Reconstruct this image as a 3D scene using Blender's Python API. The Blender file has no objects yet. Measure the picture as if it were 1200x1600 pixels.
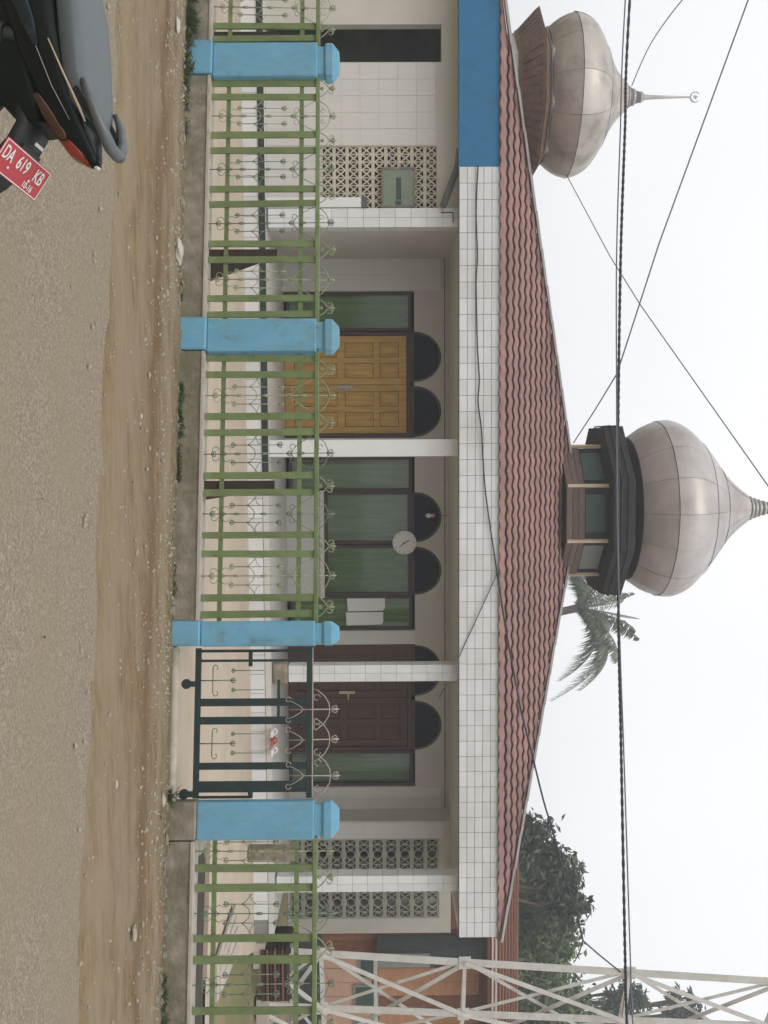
import bpy, math, random
from mathutils import Vector, Matrix, noise
random.seed(7)
R = math.radians
C = bpy.context.scene.collection

# ------------------------------------------------------------------ camera
EYE = 1.65
FPX = 1537.0                        # focal length in photo pixels (photo is 1600 px along its long side)
yaw, pitch, roll = R(4.0), math.atan(10/1537), 0.0054
Zup = Vector((0, 0, 1))
Fh = Vector((math.sin(yaw), math.cos(yaw), 0)); R0 = Vector((math.cos(yaw), -math.sin(yaw), 0))
FW = (Fh*math.cos(pitch) + Zup*math.sin(pitch)).normalized(); U0 = R0.cross(FW)
RT = R0*math.cos(roll) - U0*math.sin(roll); UP = U0*math.cos(roll) + R0*math.sin(roll)
CAM = Vector((0, 0, EYE))
camd = bpy.data.cameras.new('camera'); cam = bpy.data.objects.new('camera', camd); C.objects.link(cam)
camd.lens = 36*FPX/1600; camd.sensor_width = 36; camd.sensor_fit = 'AUTO'
camd.clip_start = 0.05; camd.clip_end = 3000
m = Matrix.Identity(4)              # the photograph lies on its side: the camera was held upright-turned
for i, a in enumerate((UP, -RT, -FW)):
    for k in range(3): m[k][i] = a[k]
for k in range(3): m[k][3] = CAM[k]
cam.matrix_world = m
bpy.context.scene.camera = cam

# ------------------------------------------------------------------ world, sun, exposure
sc = bpy.context.scene
w = bpy.data.worlds.new('World'); sc.world = w; w.use_nodes = True
nt = w.node_tree; nt.nodes.clear()
sky = nt.nodes.new('ShaderNodeTexSky'); sky.sky_type = 'NISHITA'; sky.sun_disc = False
SUN_EL, SUN_AZ = R(58), R(200)      # high, a little behind the camera
sky.sun_elevation = SUN_EL; sky.sun_rotation = SUN_AZ
sky.air_density = 1.0; sky.dust_density = 8.0; sky.ozone_density = 1.0
hs = nt.nodes.new('ShaderNodeHueSaturation'); hs.inputs['Saturation'].default_value = 0.12
mixw = nt.nodes.new('ShaderNodeMix'); mixw.data_type = 'RGBA'; mixw.inputs[0].default_value = 0.72
cn = nt.nodes.new('ShaderNodeTexNoise'); cn.inputs['Scale'].default_value = 1.6; cn.inputs['Detail'].default_value = 4; cn.inputs['Roughness'].default_value = .5
cr = nt.nodes.new('ShaderNodeValToRGB'); ce = cr.color_ramp.elements      # even overcast cloud, faintly mottled
ce[0].position = .3; ce[0].color = (.885, .91, .965, 1); ce[1].position = .7; ce[1].color = (1, 1, 1, 1)
cm = nt.nodes.new('ShaderNodeVectorMath'); cm.operation = 'SCALE'; cm.inputs['Scale'].default_value = 14.0
nt.links.new(cn.outputs['Fac'], cr.inputs[0]); nt.links.new(cr.outputs[0], cm.inputs[0]); nt.links.new(cm.outputs[0], mixw.inputs[7])
bg = nt.nodes.new('ShaderNodeBackground'); bg.inputs['Strength'].default_value = 0.10
wo = nt.nodes.new('ShaderNodeOutputWorld')
nt.links.new(sky.outputs[0], hs.inputs['Color']); nt.links.new(hs.outputs[0], mixw.inputs[6])
nt.links.new(mixw.outputs[2], bg.inputs[0]); nt.links.new(bg.outputs[0], wo.inputs[0])
sd = bpy.data.lights.new('sun', 'SUN'); so = bpy.data.objects.new('sun', sd); C.objects.link(so)
sd.energy = 0.5; sd.angle = R(25); sd.color = (1, .97, .92)
sdir = Vector((math.sin(SUN_AZ)*math.cos(SUN_EL), math.cos(SUN_AZ)*math.cos(SUN_EL), math.sin(SUN_EL)))
so.rotation_euler = sdir.to_track_quat('Z', 'Y').to_euler(); so.location = (0, 0, 30)
vs = sc.view_settings; vs.view_transform = 'Standard'; vs.look = 'None'; vs.gamma = 1; vs.exposure = 0.0
vs.use_curve_mapping = False

# ------------------------------------------------------------------ measuring helpers (photo upright: u to the right, v up)
def ray(u, v): return FW + RT*((u-800)/FPX) + UP*((v-600)/FPX)
def dep(u, v, d): return CAM + ray(u, v)*d                    # at a distance along the view axis
def py(u, v, Y): r = ray(u, v); return CAM + r*(Y/r.y)
def pz(u, v, z): r = ray(u, v); return CAM + r*((z-EYE)/r.z)
def fx(u, Y, v=600): return py(u, v, Y).x
def fz(v, Y, u=800): return py(u, v, Y).z

def fence_depth(u): return 8.085/(1+9.85e-5*(u-800))
def gpt(u, d):
    p = CAM + (Fh + R0*((u-800)/FPX))*d; return Vector((p.x, p.y, 0))
FA, FB = gpt(0, fence_depth(0)), gpt(1600, fence_depth(1600))
FE = (FB-FA).normalized(); FN = Vector((FE.y, -FE.x, 0))      # along the fence, towards the road
def SF(u, v=420, d=0.0):                                       # pixel to (s, z) on the fence plane moved d towards the road
    r = ray(u, v); t = ((FA+FN*d-CAM).dot(FN))/r.dot(FN); p = CAM+r*t
    return (p-FA).dot(FE), p.z
def FP(s, z, d=0.0): p = FA+FE*s+FN*d; return Vector((p.x, p.y, z))
FANG = math.atan2(FE.y, FE.x)

# ------------------------------------------------------------------ materials
def mat(name, col, rough=.7, metal=0., var=.12, scale=6., bump=0., bscale=None, col2=None, c2scale=1.5, c2amt=.5, rnd=0., spec=.4, stretch=None, c2lo=.45, c2hi=.65, world=False):
    m = bpy.data.materials.new(name); m.use_nodes = True
    n = m.node_tree.nodes; l = m.node_tree.links; b = n['Principled BSDF']
    b.inputs['Roughness'].default_value = rough; b.inputs['Metallic'].default_value = metal
    b.inputs['Specular IOR Level'].default_value = spec
    tc = n.new('ShaderNodeTexCoord'); src = n.new('ShaderNodeNewGeometry').outputs['Position'] if world else tc.outputs['Object']
    if stretch:
        mp = n.new('ShaderNodeMapping'); mp.inputs['Scale'].default_value = stretch; l.new(src, mp.inputs['Vector']); src = mp.outputs[0]
    nz = n.new('ShaderNodeTexNoise'); nz.inputs['Scale'].default_value = scale; nz.inputs['Detail'].default_value = 6; l.new(src, nz.inputs['Vector'])
    mx = n.new('ShaderNodeMix'); mx.data_type = 'RGBA'; l.new(nz.outputs['Fac'], mx.inputs[0])
    mx.inputs[6].default_value = [max(0, c*(1-2*var)) for c in col]+[1]; mx.inputs[7].default_value = [min(1, c*(1+2*var)) for c in col]+[1]
    out = mx.outputs[2]
    if col2:
        n2 = n.new('ShaderNodeTexNoise'); n2.inputs['Scale'].default_value = c2scale; n2.inputs['Detail'].default_value = 5; n2.inputs['Roughness'].default_value = .65; l.new(src, n2.inputs['Vector'])
        mr = n.new('ShaderNodeMapRange'); mr.inputs[1].default_value = c2lo; mr.inputs[2].default_value = c2hi; mr.inputs[4].default_value = c2amt; l.new(n2.outputs['Fac'], mr.inputs[0])
        m2 = n.new('ShaderNodeMix'); m2.data_type = 'RGBA'; l.new(mr.outputs[0], m2.inputs[0]); l.new(out, m2.inputs[6]); m2.inputs[7].default_value = list(col2)+[1]; out = m2.outputs[2]
    if rnd:
        oi = n.new('ShaderNodeObjectInfo'); mr = n.new('ShaderNodeMapRange'); mr.inputs[3].default_value = 1-rnd; mr.inputs[4].default_value = 1+rnd; l.new(oi.outputs['Random'], mr.inputs[0])
        h = n.new('ShaderNodeHueSaturation'); l.new(mr.outputs[0], h.inputs['Value']); l.new(out, h.inputs['Color']); out = h.outputs[0]
    l.new(out, b.inputs['Base Color'])
    if bump:
        nb = n.new('ShaderNodeTexNoise'); nb.inputs['Scale'].default_value = bscale or scale*4; nb.inputs['Detail'].default_value = 4; l.new(src, nb.inputs['Vector'])
        bp = n.new('ShaderNodeBump'); bp.inputs['Strength'].default_value = bump; bp.inputs['Distance'].default_value = .02; l.new(nb.outputs['Fac'], bp.inputs['Height']); l.new(bp.outputs[0], b.inputs['Normal'])
    return m
M = {}
M['dirt'] = mat('dirt', (.225, .16, .088), .95, var=.30, scale=11, bump=.7, bscale=45, col2=(.27, .212, .142), c2scale=2.0, c2amt=.9, spec=.15, stretch=(.45, 1.6, 1), c2lo=.42, c2hi=.62)
M['ground'] = mat('ground_earth', (.26, .21, .12), .95, var=.2, scale=1.5, col2=(.12, .15, .05), c2scale=.2, c2amt=.8, spec=.1)
M['ditch'] = mat('shaded_ditch_mud', (.045, .038, .028), .8, var=.3, scale=9, bump=.4)  # near-black mud colour also carries the shade of a deeper ditch
M['concrete'] = mat('beige_concrete', (.52, .43, .33), .85, var=.06, scale=2.5, bump=.08, col2=(.45, .385, .31), c2scale=.6, c2amt=.6, spec=.2)
M['basewall'] = mat('mossy_concrete', (.27, .235, .18), .92, var=.32, scale=10, bump=.5, bscale=30, col2=(.12, .115, .055), c2scale=3.0, c2amt=.9, spec=.15, c2lo=.42, c2hi=.66)
M['coping'] = mat('coping_concrete', (.46, .41, .34), .9, var=.12, scale=9, bump=.2, spec=.2)
M['tile'] = mat('white_glazed_tile', (.72, .72, .71), .3, var=.03, scale=4, rnd=.055, spec=.5, col2=(.58, .565, .53), c2scale=1.1, c2amt=.6, world=True)
M['grout'] = mat('grout', (.22, .21, .20), .95, var=.3, scale=5, spec=.1)
M['walltile'] = mat('cream_wall_tile', (.60, .575, .53), .35, var=.03, scale=3, spec=.4)
M['paint'] = mat('cream_paint', (.55, .52, .455), .8, var=.04, scale=2.0, col2=(.47, .435, .36), c2scale=1.2, c2amt=.5, spec=.25)
M['soffit'] = mat('soffit_paint', (.48, .45, .385), .85, var=.05, scale=2, spec=.2)
M['blue'] = mat('deep_blue_paint', (.03, .165, .32), .55, var=.08, scale=10, bump=.12, bscale=60, spec=.3)
M['pillar'] = mat('sky_blue_paint', (.155, .375, .51), .7, var=.10, scale=7, bump=.3, bscale=28, col2=(.17, .26, .27), c2scale=4.5, c2amt=.75, spec=.25, c2lo=.50, c2hi=.74, stretch=(1, 1, .45))
M['green'] = mat('green_enamel', (.165, .22, .085), .5, var=.15, scale=9, col2=(.10, .13, .045), c2scale=6, c2amt=.5, rnd=.08, spec=.4)
M['wrought'] = mat('wrought_iron_grey_green', (.17, .215, .15), .5, var=.2, scale=12, spec=.4)
M['wroughtpale'] = mat('wrought_iron_pale', (.30, .32, .19), .5, var=.2, scale=12, spec=.4)
M['gate'] = mat('dark_green_enamel', (.014, .032, .03), .45, var=.2, scale=9, spec=.4)
M['rustwhite'] = mat('weathered_white_rod', (.42, .36, .31), .6, var=.2, scale=12)
M['brace'] = mat('dark_timber', (.055, .04, .027), .85, var=.25, scale=7, spec=.2)
M['roof'] = mat('red_metal_tile', (.33, .185, .16), .6, var=.16, scale=5, col2=(.235, .135, .11), c2scale=.9, c2amt=.8, rnd=.04, spec=.3)
M['rust'] = mat('roof_rust_red', (.26, .11, .08), .75, var=.2, scale=6)
M['cap'] = mat('hip_cap_grey', (.46, .45, .42), .75, var=.15, scale=4, col2=(.25, .24, .22), c2scale=2, c2amt=.6)
M['zinc'] = mat('weathered_zinc', (.50, .465, .44), .42, metal=.5, var=.12, scale=2.2, col2=(.33, .275, .24), c2scale=1.4, c2amt=.6, rnd=.07, bump=.15, bscale=3, c2lo=.48, c2hi=.72)
M['zinc2'] = mat('stained_zinc', (.47, .43, .375), .42, metal=.5, var=.16, scale=2.5, col2=(.20, .155, .115), c2scale=1.9, c2amt=.75, rnd=.08, bump=.2, bscale=3, c2lo=.46, c2hi=.7)
M['zincdark'] = mat('zinc_seam', (.17, .15, .14), .7, metal=.3)
M['zincring'] = mat('zinc_ring', (.45, .43, .40), .4, metal=.5, var=.1)
M['darkwood'] = mat('dark_stained_wood', (.035, .033, .03), .75, var=.25, scale=8, spec=.2)
M['plank'] = mat('grey_brown_plank', (.15, .11, .09), .85, var=.2, scale=5, stretch=(1, 1, 6), rnd=.12, spec=.2)
M['trimcream'] = mat('cream_trim', (.55, .44, .30), .7, var=.1)
M['rustskirt'] = mat('rusty_brown_sheet', (.17, .10, .062), .75, var=.25, scale=4, col2=(.09, .075, .05), c2scale=3, c2amt=.8, spec=.25, stretch=(3, 3, .6))
M['wood'] = mat('varnished_yellow_wood', (.53, .32, .08), .45, var=.22, scale=3, stretch=(9, 9, 1), bump=.06, rnd=.06, spec=.35)
M['brown'] = mat('dark_brown_wood', (.085, .043, .026), .5, var=.15, scale=4, stretch=(8, 8, 1), spec=.35)
M['frame'] = mat('window_frame_brown', (.07, .045, .035), .55, var=.15, scale=6)
M['curtain'] = mat('green_curtain', (.24, .32, .15), .9, var=.15, scale=3, stretch=(5, 5, .4), rnd=.10, spec=.1)
M['curtgrey'] = mat('grey_green_curtain', (.32, .36, .27), .9, var=.15, scale=3, stretch=(5, 5, .4), rnd=.10, spec=.1)
M['foliagewall'] = mat('foliage_standin_wall', (.16, .185, .115), .9, var=.25, scale=2, col2=(.08, .10, .06), c2scale=1.5, c2amt=.7)  # green-grey colour stands in for dark foliage beyond the left opening
M['dark'] = mat('dark_interior', (.03, .03, .028), .9)  # near-black colour puts the unlit rooms' darkness into their walls
M['white'] = mat('white_plain', (.72, .71, .69), .6, var=.03)
M['paper'] = mat('white_paper', (.72, .72, .68), .8, var=.03, scale=3)
M['black'] = mat('black_rubber', (.012, .012, .013), .6, var=.2)
M['cable'] = mat('cable_black', (.03, .033, .045), .6)
M['cablegrey'] = mat('cable_grey', (.15, .16, .20), .6)
M['steelwhite'] = mat('white_painted_steel', (.60, .58, .54), .5, var=.07, scale=5, col2=(.42, .36, .28), c2scale=4, c2amt=.5, spec=.4)
M['orange'] = mat('orange_brown_board', (.42, .215, .11), .75, var=.15, scale=3, stretch=(1, 1, 5), rnd=.10, spec=.2)
M['pink'] = mat('pinkish_render', (.50, .31, .22), .85, var=.1, scale=3)
M['brownboard'] = mat('red_brown_board', (.20, .085, .045), .8, var=.18, scale=3, stretch=(1, 1, 5), rnd=.12, spec=.2)
M['greyboard'] = mat('grey_board', (.21, .22, .20), .8, var=.12, scale=3, rnd=.1)
M['slate'] = mat('dark_roofing_felt', (.035, .042, .038), .85, var=.2, scale=4)
M['bark'] = mat('bark', (.12, .095, .065), .95, var=.2, scale=9, bump=.4)
M['leafdark'] = mat('leaf_dark_green', (.075, .105, .060), .55, var=.35, scale=1.2, spec=.3)  # leaf greens raised paler, putting haze and glare into the colour
M['leafmid'] = mat('leaf_mid_green', (.115, .16, .065), .55, var=.45, scale=1.2, spec=.3)
M['leaffresh'] = mat('leaf_fresh_green', (.09, .16, .035), .55, var=.3, scale=1.5, spec=.3)
M['palm'] = mat('palm_frond', (.20, .23, .16), .55, var=.3, scale=2, spec=.35)  # pale grey-green carries distance haze in the frond colour
M['grass'] = mat('grass_blade', (.065, .095, .03), .7, var=.35, scale=6, spec=.2)
M['stone'] = mat('pale_stone', (.40, .35, .27), .9, var=.2, scale=14, bump=.3, rnd=.15)
M['stonewhite'] = mat('white_stone', (.52, .48, .40), .85, var=.12, scale=14, rnd=.1)
M['greysign'] = mat('grey_green_board', (.20, .245, .175), .6, var=.08, scale=4)
M['signdark'] = mat('dark_sign_plate', (.035, .07, .055), .5)
M['breeze'] = mat('cement_breeze_block', (.50, .46, .36), .9, var=.12, scale=7, rnd=.08, spec=.15)
M['breezegrey'] = mat('grey_breeze_block', (.36, .345, .29), .9, var=.12, scale=7, rnd=.08, spec=.15)
M['pipe'] = mat('dark_grey_pipe', (.10, .10, .095), .6, var=.2)
M['bulb'] = mat('bulb_glass_white', (.80, .78, .70), .3)
M['bulborange'] = mat('bulb_socket_orange', (.62, .38, .24), .4)
M['sandalred'] = mat('red_rubber', (.42, .09, .06), .6)
M['bikeblack'] = mat('black_motorcycle_plastic', (.004, .008, .006), .32, var=.2, spec=.22)
M['bikeblue'] = mat('blue_green_decal', (.006, .018, .022), .25)
M['seatvinyl'] = mat('grey_black_vinyl', (.085, .10, .105), .42, var=.06, scale=30, spec=.5)
M['chrome'] = mat('grey_alloy', (.36, .37, .37), .35, metal=.6)
M['alloydark'] = mat('grey_satin_alloy', (.13, .14, .14), .4, metal=.4)
M['fender'] = mat('grey_black_fender', (.012, .014, .013), .5)
M['platered'] = mat('red_number_plate', (.42, .035, .045), .45, var=.08, scale=8)
M['platewhite'] = mat('white_plate_print', (.72, .68, .64), .5)
M['lampred'] = mat('red_tail_lens', (.26, .03, .012), .15, spec=.6)
M['lampamber'] = mat('amber_lens', (.06, .022, .008), .15, spec=.6)
M['lensclear'] = mat('clear_lens', (.62, .62, .58), .15, spec=.6)

def second_stain(m, col, scale, lo, hi, amt, detail=8):      # flakes, moss, splashes on top of the base mix
    n = m.node_tree.nodes; l = m.node_tree.links; b = n['Principled BSDF']; src = b.inputs['Base Color'].links[0].from_socket
    g = n.new('ShaderNodeNewGeometry'); z = n.new('ShaderNodeTexNoise'); z.inputs['Scale'].default_value = scale; z.inputs['Detail'].default_value = detail; z.inputs['Roughness'].default_value = .7; l.new(g.outputs['Position'], z.inputs['Vector'])
    r = n.new('ShaderNodeMapRange'); r.inputs[1].default_value = lo; r.inputs[2].default_value = hi; r.inputs[4].default_value = amt; l.new(z.outputs['Fac'], r.inputs[0])
    x = n.new('ShaderNodeMix'); x.data_type = 'RGBA'; l.new(r.outputs[0], x.inputs[0]); l.new(src, x.inputs[6]); x.inputs[7].default_value = list(col)+[1]; l.new(x.outputs[2], b.inputs['Base Color'])
second_stain(M['pillar'], (.30, .36, .35), 9, .60, .66, .7)
second_stain(M['pillar'], (.09, .12, .09), 3.5, .58, .80, .75)
second_stain(M['blue'], (.04, .11, .17), 2.0, .50, .75, .7)
second_stain(M['green'], (.12, .085, .045), 14, .60, .68, .75)
second_stain(M['green'], (.22, .26, .14), 5, .55, .75, .5)
second_stain(M['roof'], (.17, .10, .085), 1.3, .50, .75, .65)
second_stain(M['rust'], (.33, .18, .15), 2.0, .48, .6, .8)
second_stain(M['steelwhite'], (.22, .13, .07), 12, .63, .72, .7)
second_stain(M['zinc'], (.25, .20, .17), .9, .50, .78, .55)
second_stain(M['basewall'], (.34, .31, .26), 6, .56, .70, .6)
second_stain(M['coping'], (.20, .18, .12), 5, .52, .7, .7)
second_stain(M['concrete'], (.36, .30, .22), 1.2, .50, .75, .5)
second_stain(M['tile'], (.50, .46, .40), 7, .64, .74, .5)
def dirt_bands(m):                                 # damp wheel track and mossy wall foot, worn into the soil
    n = m.node_tree.nodes; l = m.node_tree.links; b = n['Principled BSDF']; src = b.inputs['Base Color'].links[0].from_socket
    g = n.new('ShaderNodeNewGeometry'); dt = n.new('ShaderNodeVectorMath'); dt.operation = 'DOT_PRODUCT'; l.new(g.outputs['Position'], dt.inputs[0]); dt.inputs[1].default_value = FN
    nz = n.new('ShaderNodeTexNoise'); nz.inputs['Scale'].default_value = 1.6; nz.inputs['Detail'].default_value = 7; nz.inputs['Roughness'].default_value = .65; l.new(g.outputs['Position'], nz.inputs['Vector'])
    ad = n.new('ShaderNodeMath'); ad.operation = 'MULTIPLY_ADD'; ad.inputs[1].default_value = .7; l.new(nz.outputs['Fac'], ad.inputs[0]); l.new(dt.outputs['Value'], ad.inputs[2])
    for c, w, col, amt in ((.95, .20, (.15, .095, .045), .75), (.12, .16, (.13, .125, .06), .6), (1.95, .28, (.30, .235, .15), .5), (.45, .12, (.31, .25, .17), .55)):
        sb = n.new('ShaderNodeMath'); sb.operation = 'SUBTRACT'; l.new(ad.outputs[0], sb.inputs[0]); sb.inputs[1].default_value = FA.dot(FN)+c+.35
        ab = n.new('ShaderNodeMath'); ab.operation = 'ABSOLUTE'; l.new(sb.outputs[0], ab.inputs[0])
        r = n.new('ShaderNodeMapRange'); r.interpolation_type = 'SMOOTHSTEP'; r.inputs[1].default_value = w; r.inputs[2].default_value = 0; r.inputs[4].default_value = amt; l.new(ab.outputs[0], r.inputs[0])
        x = n.new('ShaderNodeMix'); x.data_type = 'RGBA'; l.new(r.outputs[0], x.inputs[0]); l.new(src, x.inputs[6]); x.inputs[7].default_value = list(col)+[1]; src = x.outputs[2]
    l.new(src, b.inputs['Base Color'])
dirt_bands(M['dirt'])

# glass: real pane, partly see-through, mirrors the sky
def glass(name, tint, fac, gain=1.):
    m = bpy.data.materials.new(name); m.use_nodes = True; n = m.node_tree.nodes; l = m.node_tree.links; n.clear()
    o = n.new('ShaderNodeOutputMaterial'); mx = n.new('ShaderNodeMixShader'); t = n.new('ShaderNodeBsdfTransparent'); g = n.new('ShaderNodeBsdfGlossy')
    t.inputs[0].default_value = tint; g.inputs['Roughness'].default_value = .06; g.inputs[0].default_value = (.9, .92, .95, 1)
    lw = n.new('ShaderNodeFresnel'); lw.inputs[0].default_value = 1.5
    ad = n.new('ShaderNodeMath'); ad.operation = 'MULTIPLY_ADD'; ad.inputs[1].default_value = gain; ad.inputs[2].default_value = fac; l.new(lw.outputs[0], ad.inputs[0])
    l.new(ad.outputs[0], mx.inputs[0]); l.new(t.outputs[0], mx.inputs[1]); l.new(g.outputs[0], mx.inputs[2]); l.new(mx.outputs[0], o.inputs[0]); return m
M['glass'] = glass('window_glass', (.88, .92, .88, 1), .01, .5)
M['glassdark'] = glass('fanlight_glass', (.25, .28, .25, 1), .0, .15)

# road: dusty old asphalt with exposed chippings
def road_mat():
    m = bpy.data.materials.new('dusty_asphalt'); m.use_nodes = True; n = m.node_tree.nodes; l = m.node_tree.links; b = n['Principled BSDF']
    b.inputs['Roughness'].default_value = .9; b.inputs['Specular IOR Level'].default_value = .2
    tc = n.new('ShaderNodeTexCoord'); v = n.new('ShaderNodeTexVoronoi'); v.inputs['Scale'].default_value = 95; l.new(tc.outputs['Object'], v.inputs['Vector'])
    r = n.new('ShaderNodeValToRGB'); e = r.color_ramp.elements
    e[0].position = 0; e[0].color = (.20, .165, .12, 1); e[1].position = 1; e[1].color = (.36, .30, .225, 1); x = e.new(.5); x.color = (.25, .203, .147, 1)
    sp = n.new('ShaderNodeSeparateColor'); l.new(v.outputs['Color'], sp.inputs[0]); l.new(sp.outputs[0], r.inputs[0])
    nz = n.new('ShaderNodeTexNoise'); nz.inputs['Scale'].default_value = .9; nz.inputs['Detail'].default_value = 6; l.new(tc.outputs['Object'], nz.inputs['Vector'])
    mr = n.new('ShaderNodeMapRange'); mr.inputs[1].default_value = .42; mr.inputs[2].default_value = .68; mr.inputs[4].default_value = .75; l.new(nz.outputs['Fac'], mr.inputs[0])
    mx = n.new('ShaderNodeMix'); mx.data_type = 'RGBA'; l.new(mr.outputs[0], mx.inputs[0]); l.new(r.outputs[0], mx.inputs[6]); mx.inputs[7].default_value = (.265, .21, .145, 1)
    l.new(mx.outputs[2], b.inputs['Base Color'])
    bp = n.new('ShaderNodeBump'); bp.inputs['Strength'].default_value = .6; bp.inputs['Distance'].default_value = .01; l.new(sp.outputs[1], bp.inputs['Height']); l.new(bp.outputs[0], b.inputs['Normal'])
    return m
M['road'] = road_mat()

# ------------------------------------------------------------------ mesh helpers
class MB:
    def __init__(s): s.v = []; s.f = []; s.sm = []
    def poly(s, pts, sm=False):
        b = len(s.v); s.v += [tuple(p) for p in pts]; s.f.append(tuple(range(b, b+len(pts)))); s.sm.append(sm)
    def box(s, a, b, mtx=None):
        x0, y0, z0 = a; x1, y1, z1 = b
        P = [(x0, y0, z0), (x1, y0, z0), (x1, y1, z0), (x0, y1, z0), (x0, y0, z1), (x1, y0, z1), (x1, y1, z1), (x0, y1, z1)]
        if mtx: P = [tuple(mtx @ Vector(p)) for p in P]
        k = len(s.v); s.v += P
        for q in ((3, 2, 1, 0), (4, 5, 6, 7), (0, 1, 5, 4), (1, 2, 6, 5), (2, 3, 7, 6), (3, 0, 4, 7)): s.f.append(tuple(k+i for i in q)); s.sm.append(False)
        return s
    def cbox(s, c, dx, dy, dz, mtx=None): return s.box((c[0]-dx/2, c[1]-dy/2, c[2]-dz/2), (c[0]+dx/2, c[1]+dy/2, c[2]+dz/2), mtx)
    def bar(s, p, q, w, h, up=Zup):                        # rectangular bar between two points
        p, q = Vector(p), Vector(q); d = (q-p).normalized(); a = d.cross(up)
        if a.length < 1e-4: a = d.cross(Vector((1, 0, 0)))
        a.normalize(); b = a.cross(d).normalized(); a *= w/2; b *= h/2; k = len(s.v)
        s.v += [tuple(x) for x in (p-a-b, p+a-b, p+a+b, p-a+b, q-a-b, q+a-b, q+a+b, q-a+b)]
        for f in ((0, 3, 2, 1), (4, 5, 6, 7), (0, 1, 5, 4), (1, 2, 6, 5), (2, 3, 7, 6), (3, 0, 4, 7)): s.f.append(tuple(k+i for i in f)); s.sm.append(False)
        return s
    def tube(s, pts, r, n=6, sm=True, cap=True):
        pts = [Vector(p) for p in pts]; k = len(s.v); rr = r if isinstance(r, (list, tuple)) else [r]*len(pts)
        a = None
        for i, p in enumerate(pts):
            d = (pts[min(i+1, len(pts)-1)]-pts[max(i-1, 0)]).normalized()
            if a is None:
                a = d.cross(Zup)
                if a.length < .05: a = d.cross(Vector((1, 0, 0)))
            a = (a-d*a.dot(d)).normalized(); b = d.cross(a)
            for j in range(n):
                t = 2*math.pi*j/n; s.v.append(tuple(p+(a*math.cos(t)+b*math.sin(t))*rr[i]))
        for i in range(len(pts)-1):
            for j in range(n):
                s.f.append((k+i*n+j, k+i*n+(j+1) % n, k+(i+1)*n+(j+1) % n, k+(i+1)*n+j)); s.sm.append(sm)
        if cap:
            s.f.append(tuple(k+j for j in reversed(range(n)))); s.f.append(tuple(k+(len(pts)-1)*n+j for j in range(n))); s.sm += [False, False]
        return s
    def lathe(s, prof, n=24, c=(0, 0, 0), ang0=0., sm=True):    # prof: (r, z) from bottom to top
        k = len(s.v)
        for r, z in prof:
            for j in range(n):
                t = ang0+2*math.pi*j/n; s.v.append((c[0]+r*math.cos(t), c[1]+r*math.sin(t), c[2]+z))
        for i in range(len(prof)-1):
            for j in range(n):
                s.f.append((k+i*n+j, k+i*n+(j+1) % n, k+(i+1)*n+(j+1) % n, k+(i+1)*n+j)); s.sm.append(sm)
        s.f.append(tuple(k+j for j in reversed(range(n)))); s.f.append(tuple(k+(len(prof)-1)*n+j for j in range(n))); s.sm += [False, False]
        return s
    def prism(s, poly, off):                                   # polygon (3-D points) pushed along a vector
        off = Vector(off); n = len(poly); A = [Vector(p) for p in poly]; k = len(s.v)
        s.v += [tuple(p) for p in A]+[tuple(p+off) for p in A]
        s.f.append(tuple(reversed(range(k, k+n)))); s.f.append(tuple(range(k+n, k+2*n))); s.sm += [False, False]
        for i in range(n): s.f.append((k+i, k+(i+1) % n, k+n+(i+1) % n, k+n+i)); s.sm.append(False)
        return s
    def blob(s, c, r, sx=1, sy=1, sz=1, seed=0, jit=.2):       # irregular stone
        k = len(s.v); rnd = random.Random(seed); ring = 7
        rows = [(-.9, .35), (-.45, .85), (.1, 1.0), (.55, .75), (.88, .3)]
        for z, rr in rows:
            for j in range(ring):
                t = 2*math.pi*j/ring; q = 1+rnd.uniform(-jit, jit); s.v.append((c[0]+r*sx*rr*q*math.cos(t), c[1]+r*sy*rr*q*math.sin(t), c[2]+r*sz*z*(1+rnd.uniform(-.1, .1))))
        for i in range(len(rows)-1):
            for j in range(ring): s.f.append((k+i*ring+j, k+i*ring+(j+1) % ring, k+(i+1)*ring+(j+1) % ring, k+(i+1)*ring+j)); s.sm.append(False)
        s.f.append(tuple(k+j for j in reversed(range(ring)))); s.f.append(tuple(k+(len(rows)-1)*ring+j for j in range(ring))); s.sm += [False, False]
        return s
    def mesh(s, name, m):
        me = bpy.data.meshes.new(name); me.from_pydata(s.v, [], s.f); me.polygons.foreach_set('use_smooth', s.sm)
        if m is not None: me.materials.append(M[m] if isinstance(m, str) else m)
        me.update(); return me
    def build(s, name, m, parent=None, loc=None): return obj(name, s.mesh(name, m), parent, loc)

def obj(name, me, parent=None, loc=None):
    o = bpy.data.objects.new(name, me); C.objects.link(o)
    if loc is not None: o.location = loc
    if parent is not None:                       # parts are given in world coordinates
        o.parent = parent; o.matrix_parent_inverse = Matrix.Translation(-parent.location)
    return o
def tag(o, label, cat, group=None):
    o['label'] = label; o['category'] = cat
    if group: o['group'] = group
    return o
def thing(name, label, cat, loc=(0, 0, 0), group=None):
    o = bpy.data.objects.new(name, None); C.objects.link(o); o.location = loc; o.empty_display_size = .2
    return tag(o, label, cat, group)
def struct(o): o['kind'] = 'structure'; return o
def stuff(o): o['kind'] = 'stuff'; return o
def bevel(o, w=.008, seg=1):
    b = o.modifiers.new('bevel', 'BEVEL'); b.width = w; b.segments = seg; b.limit_method = 'ANGLE'; return o

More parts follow.
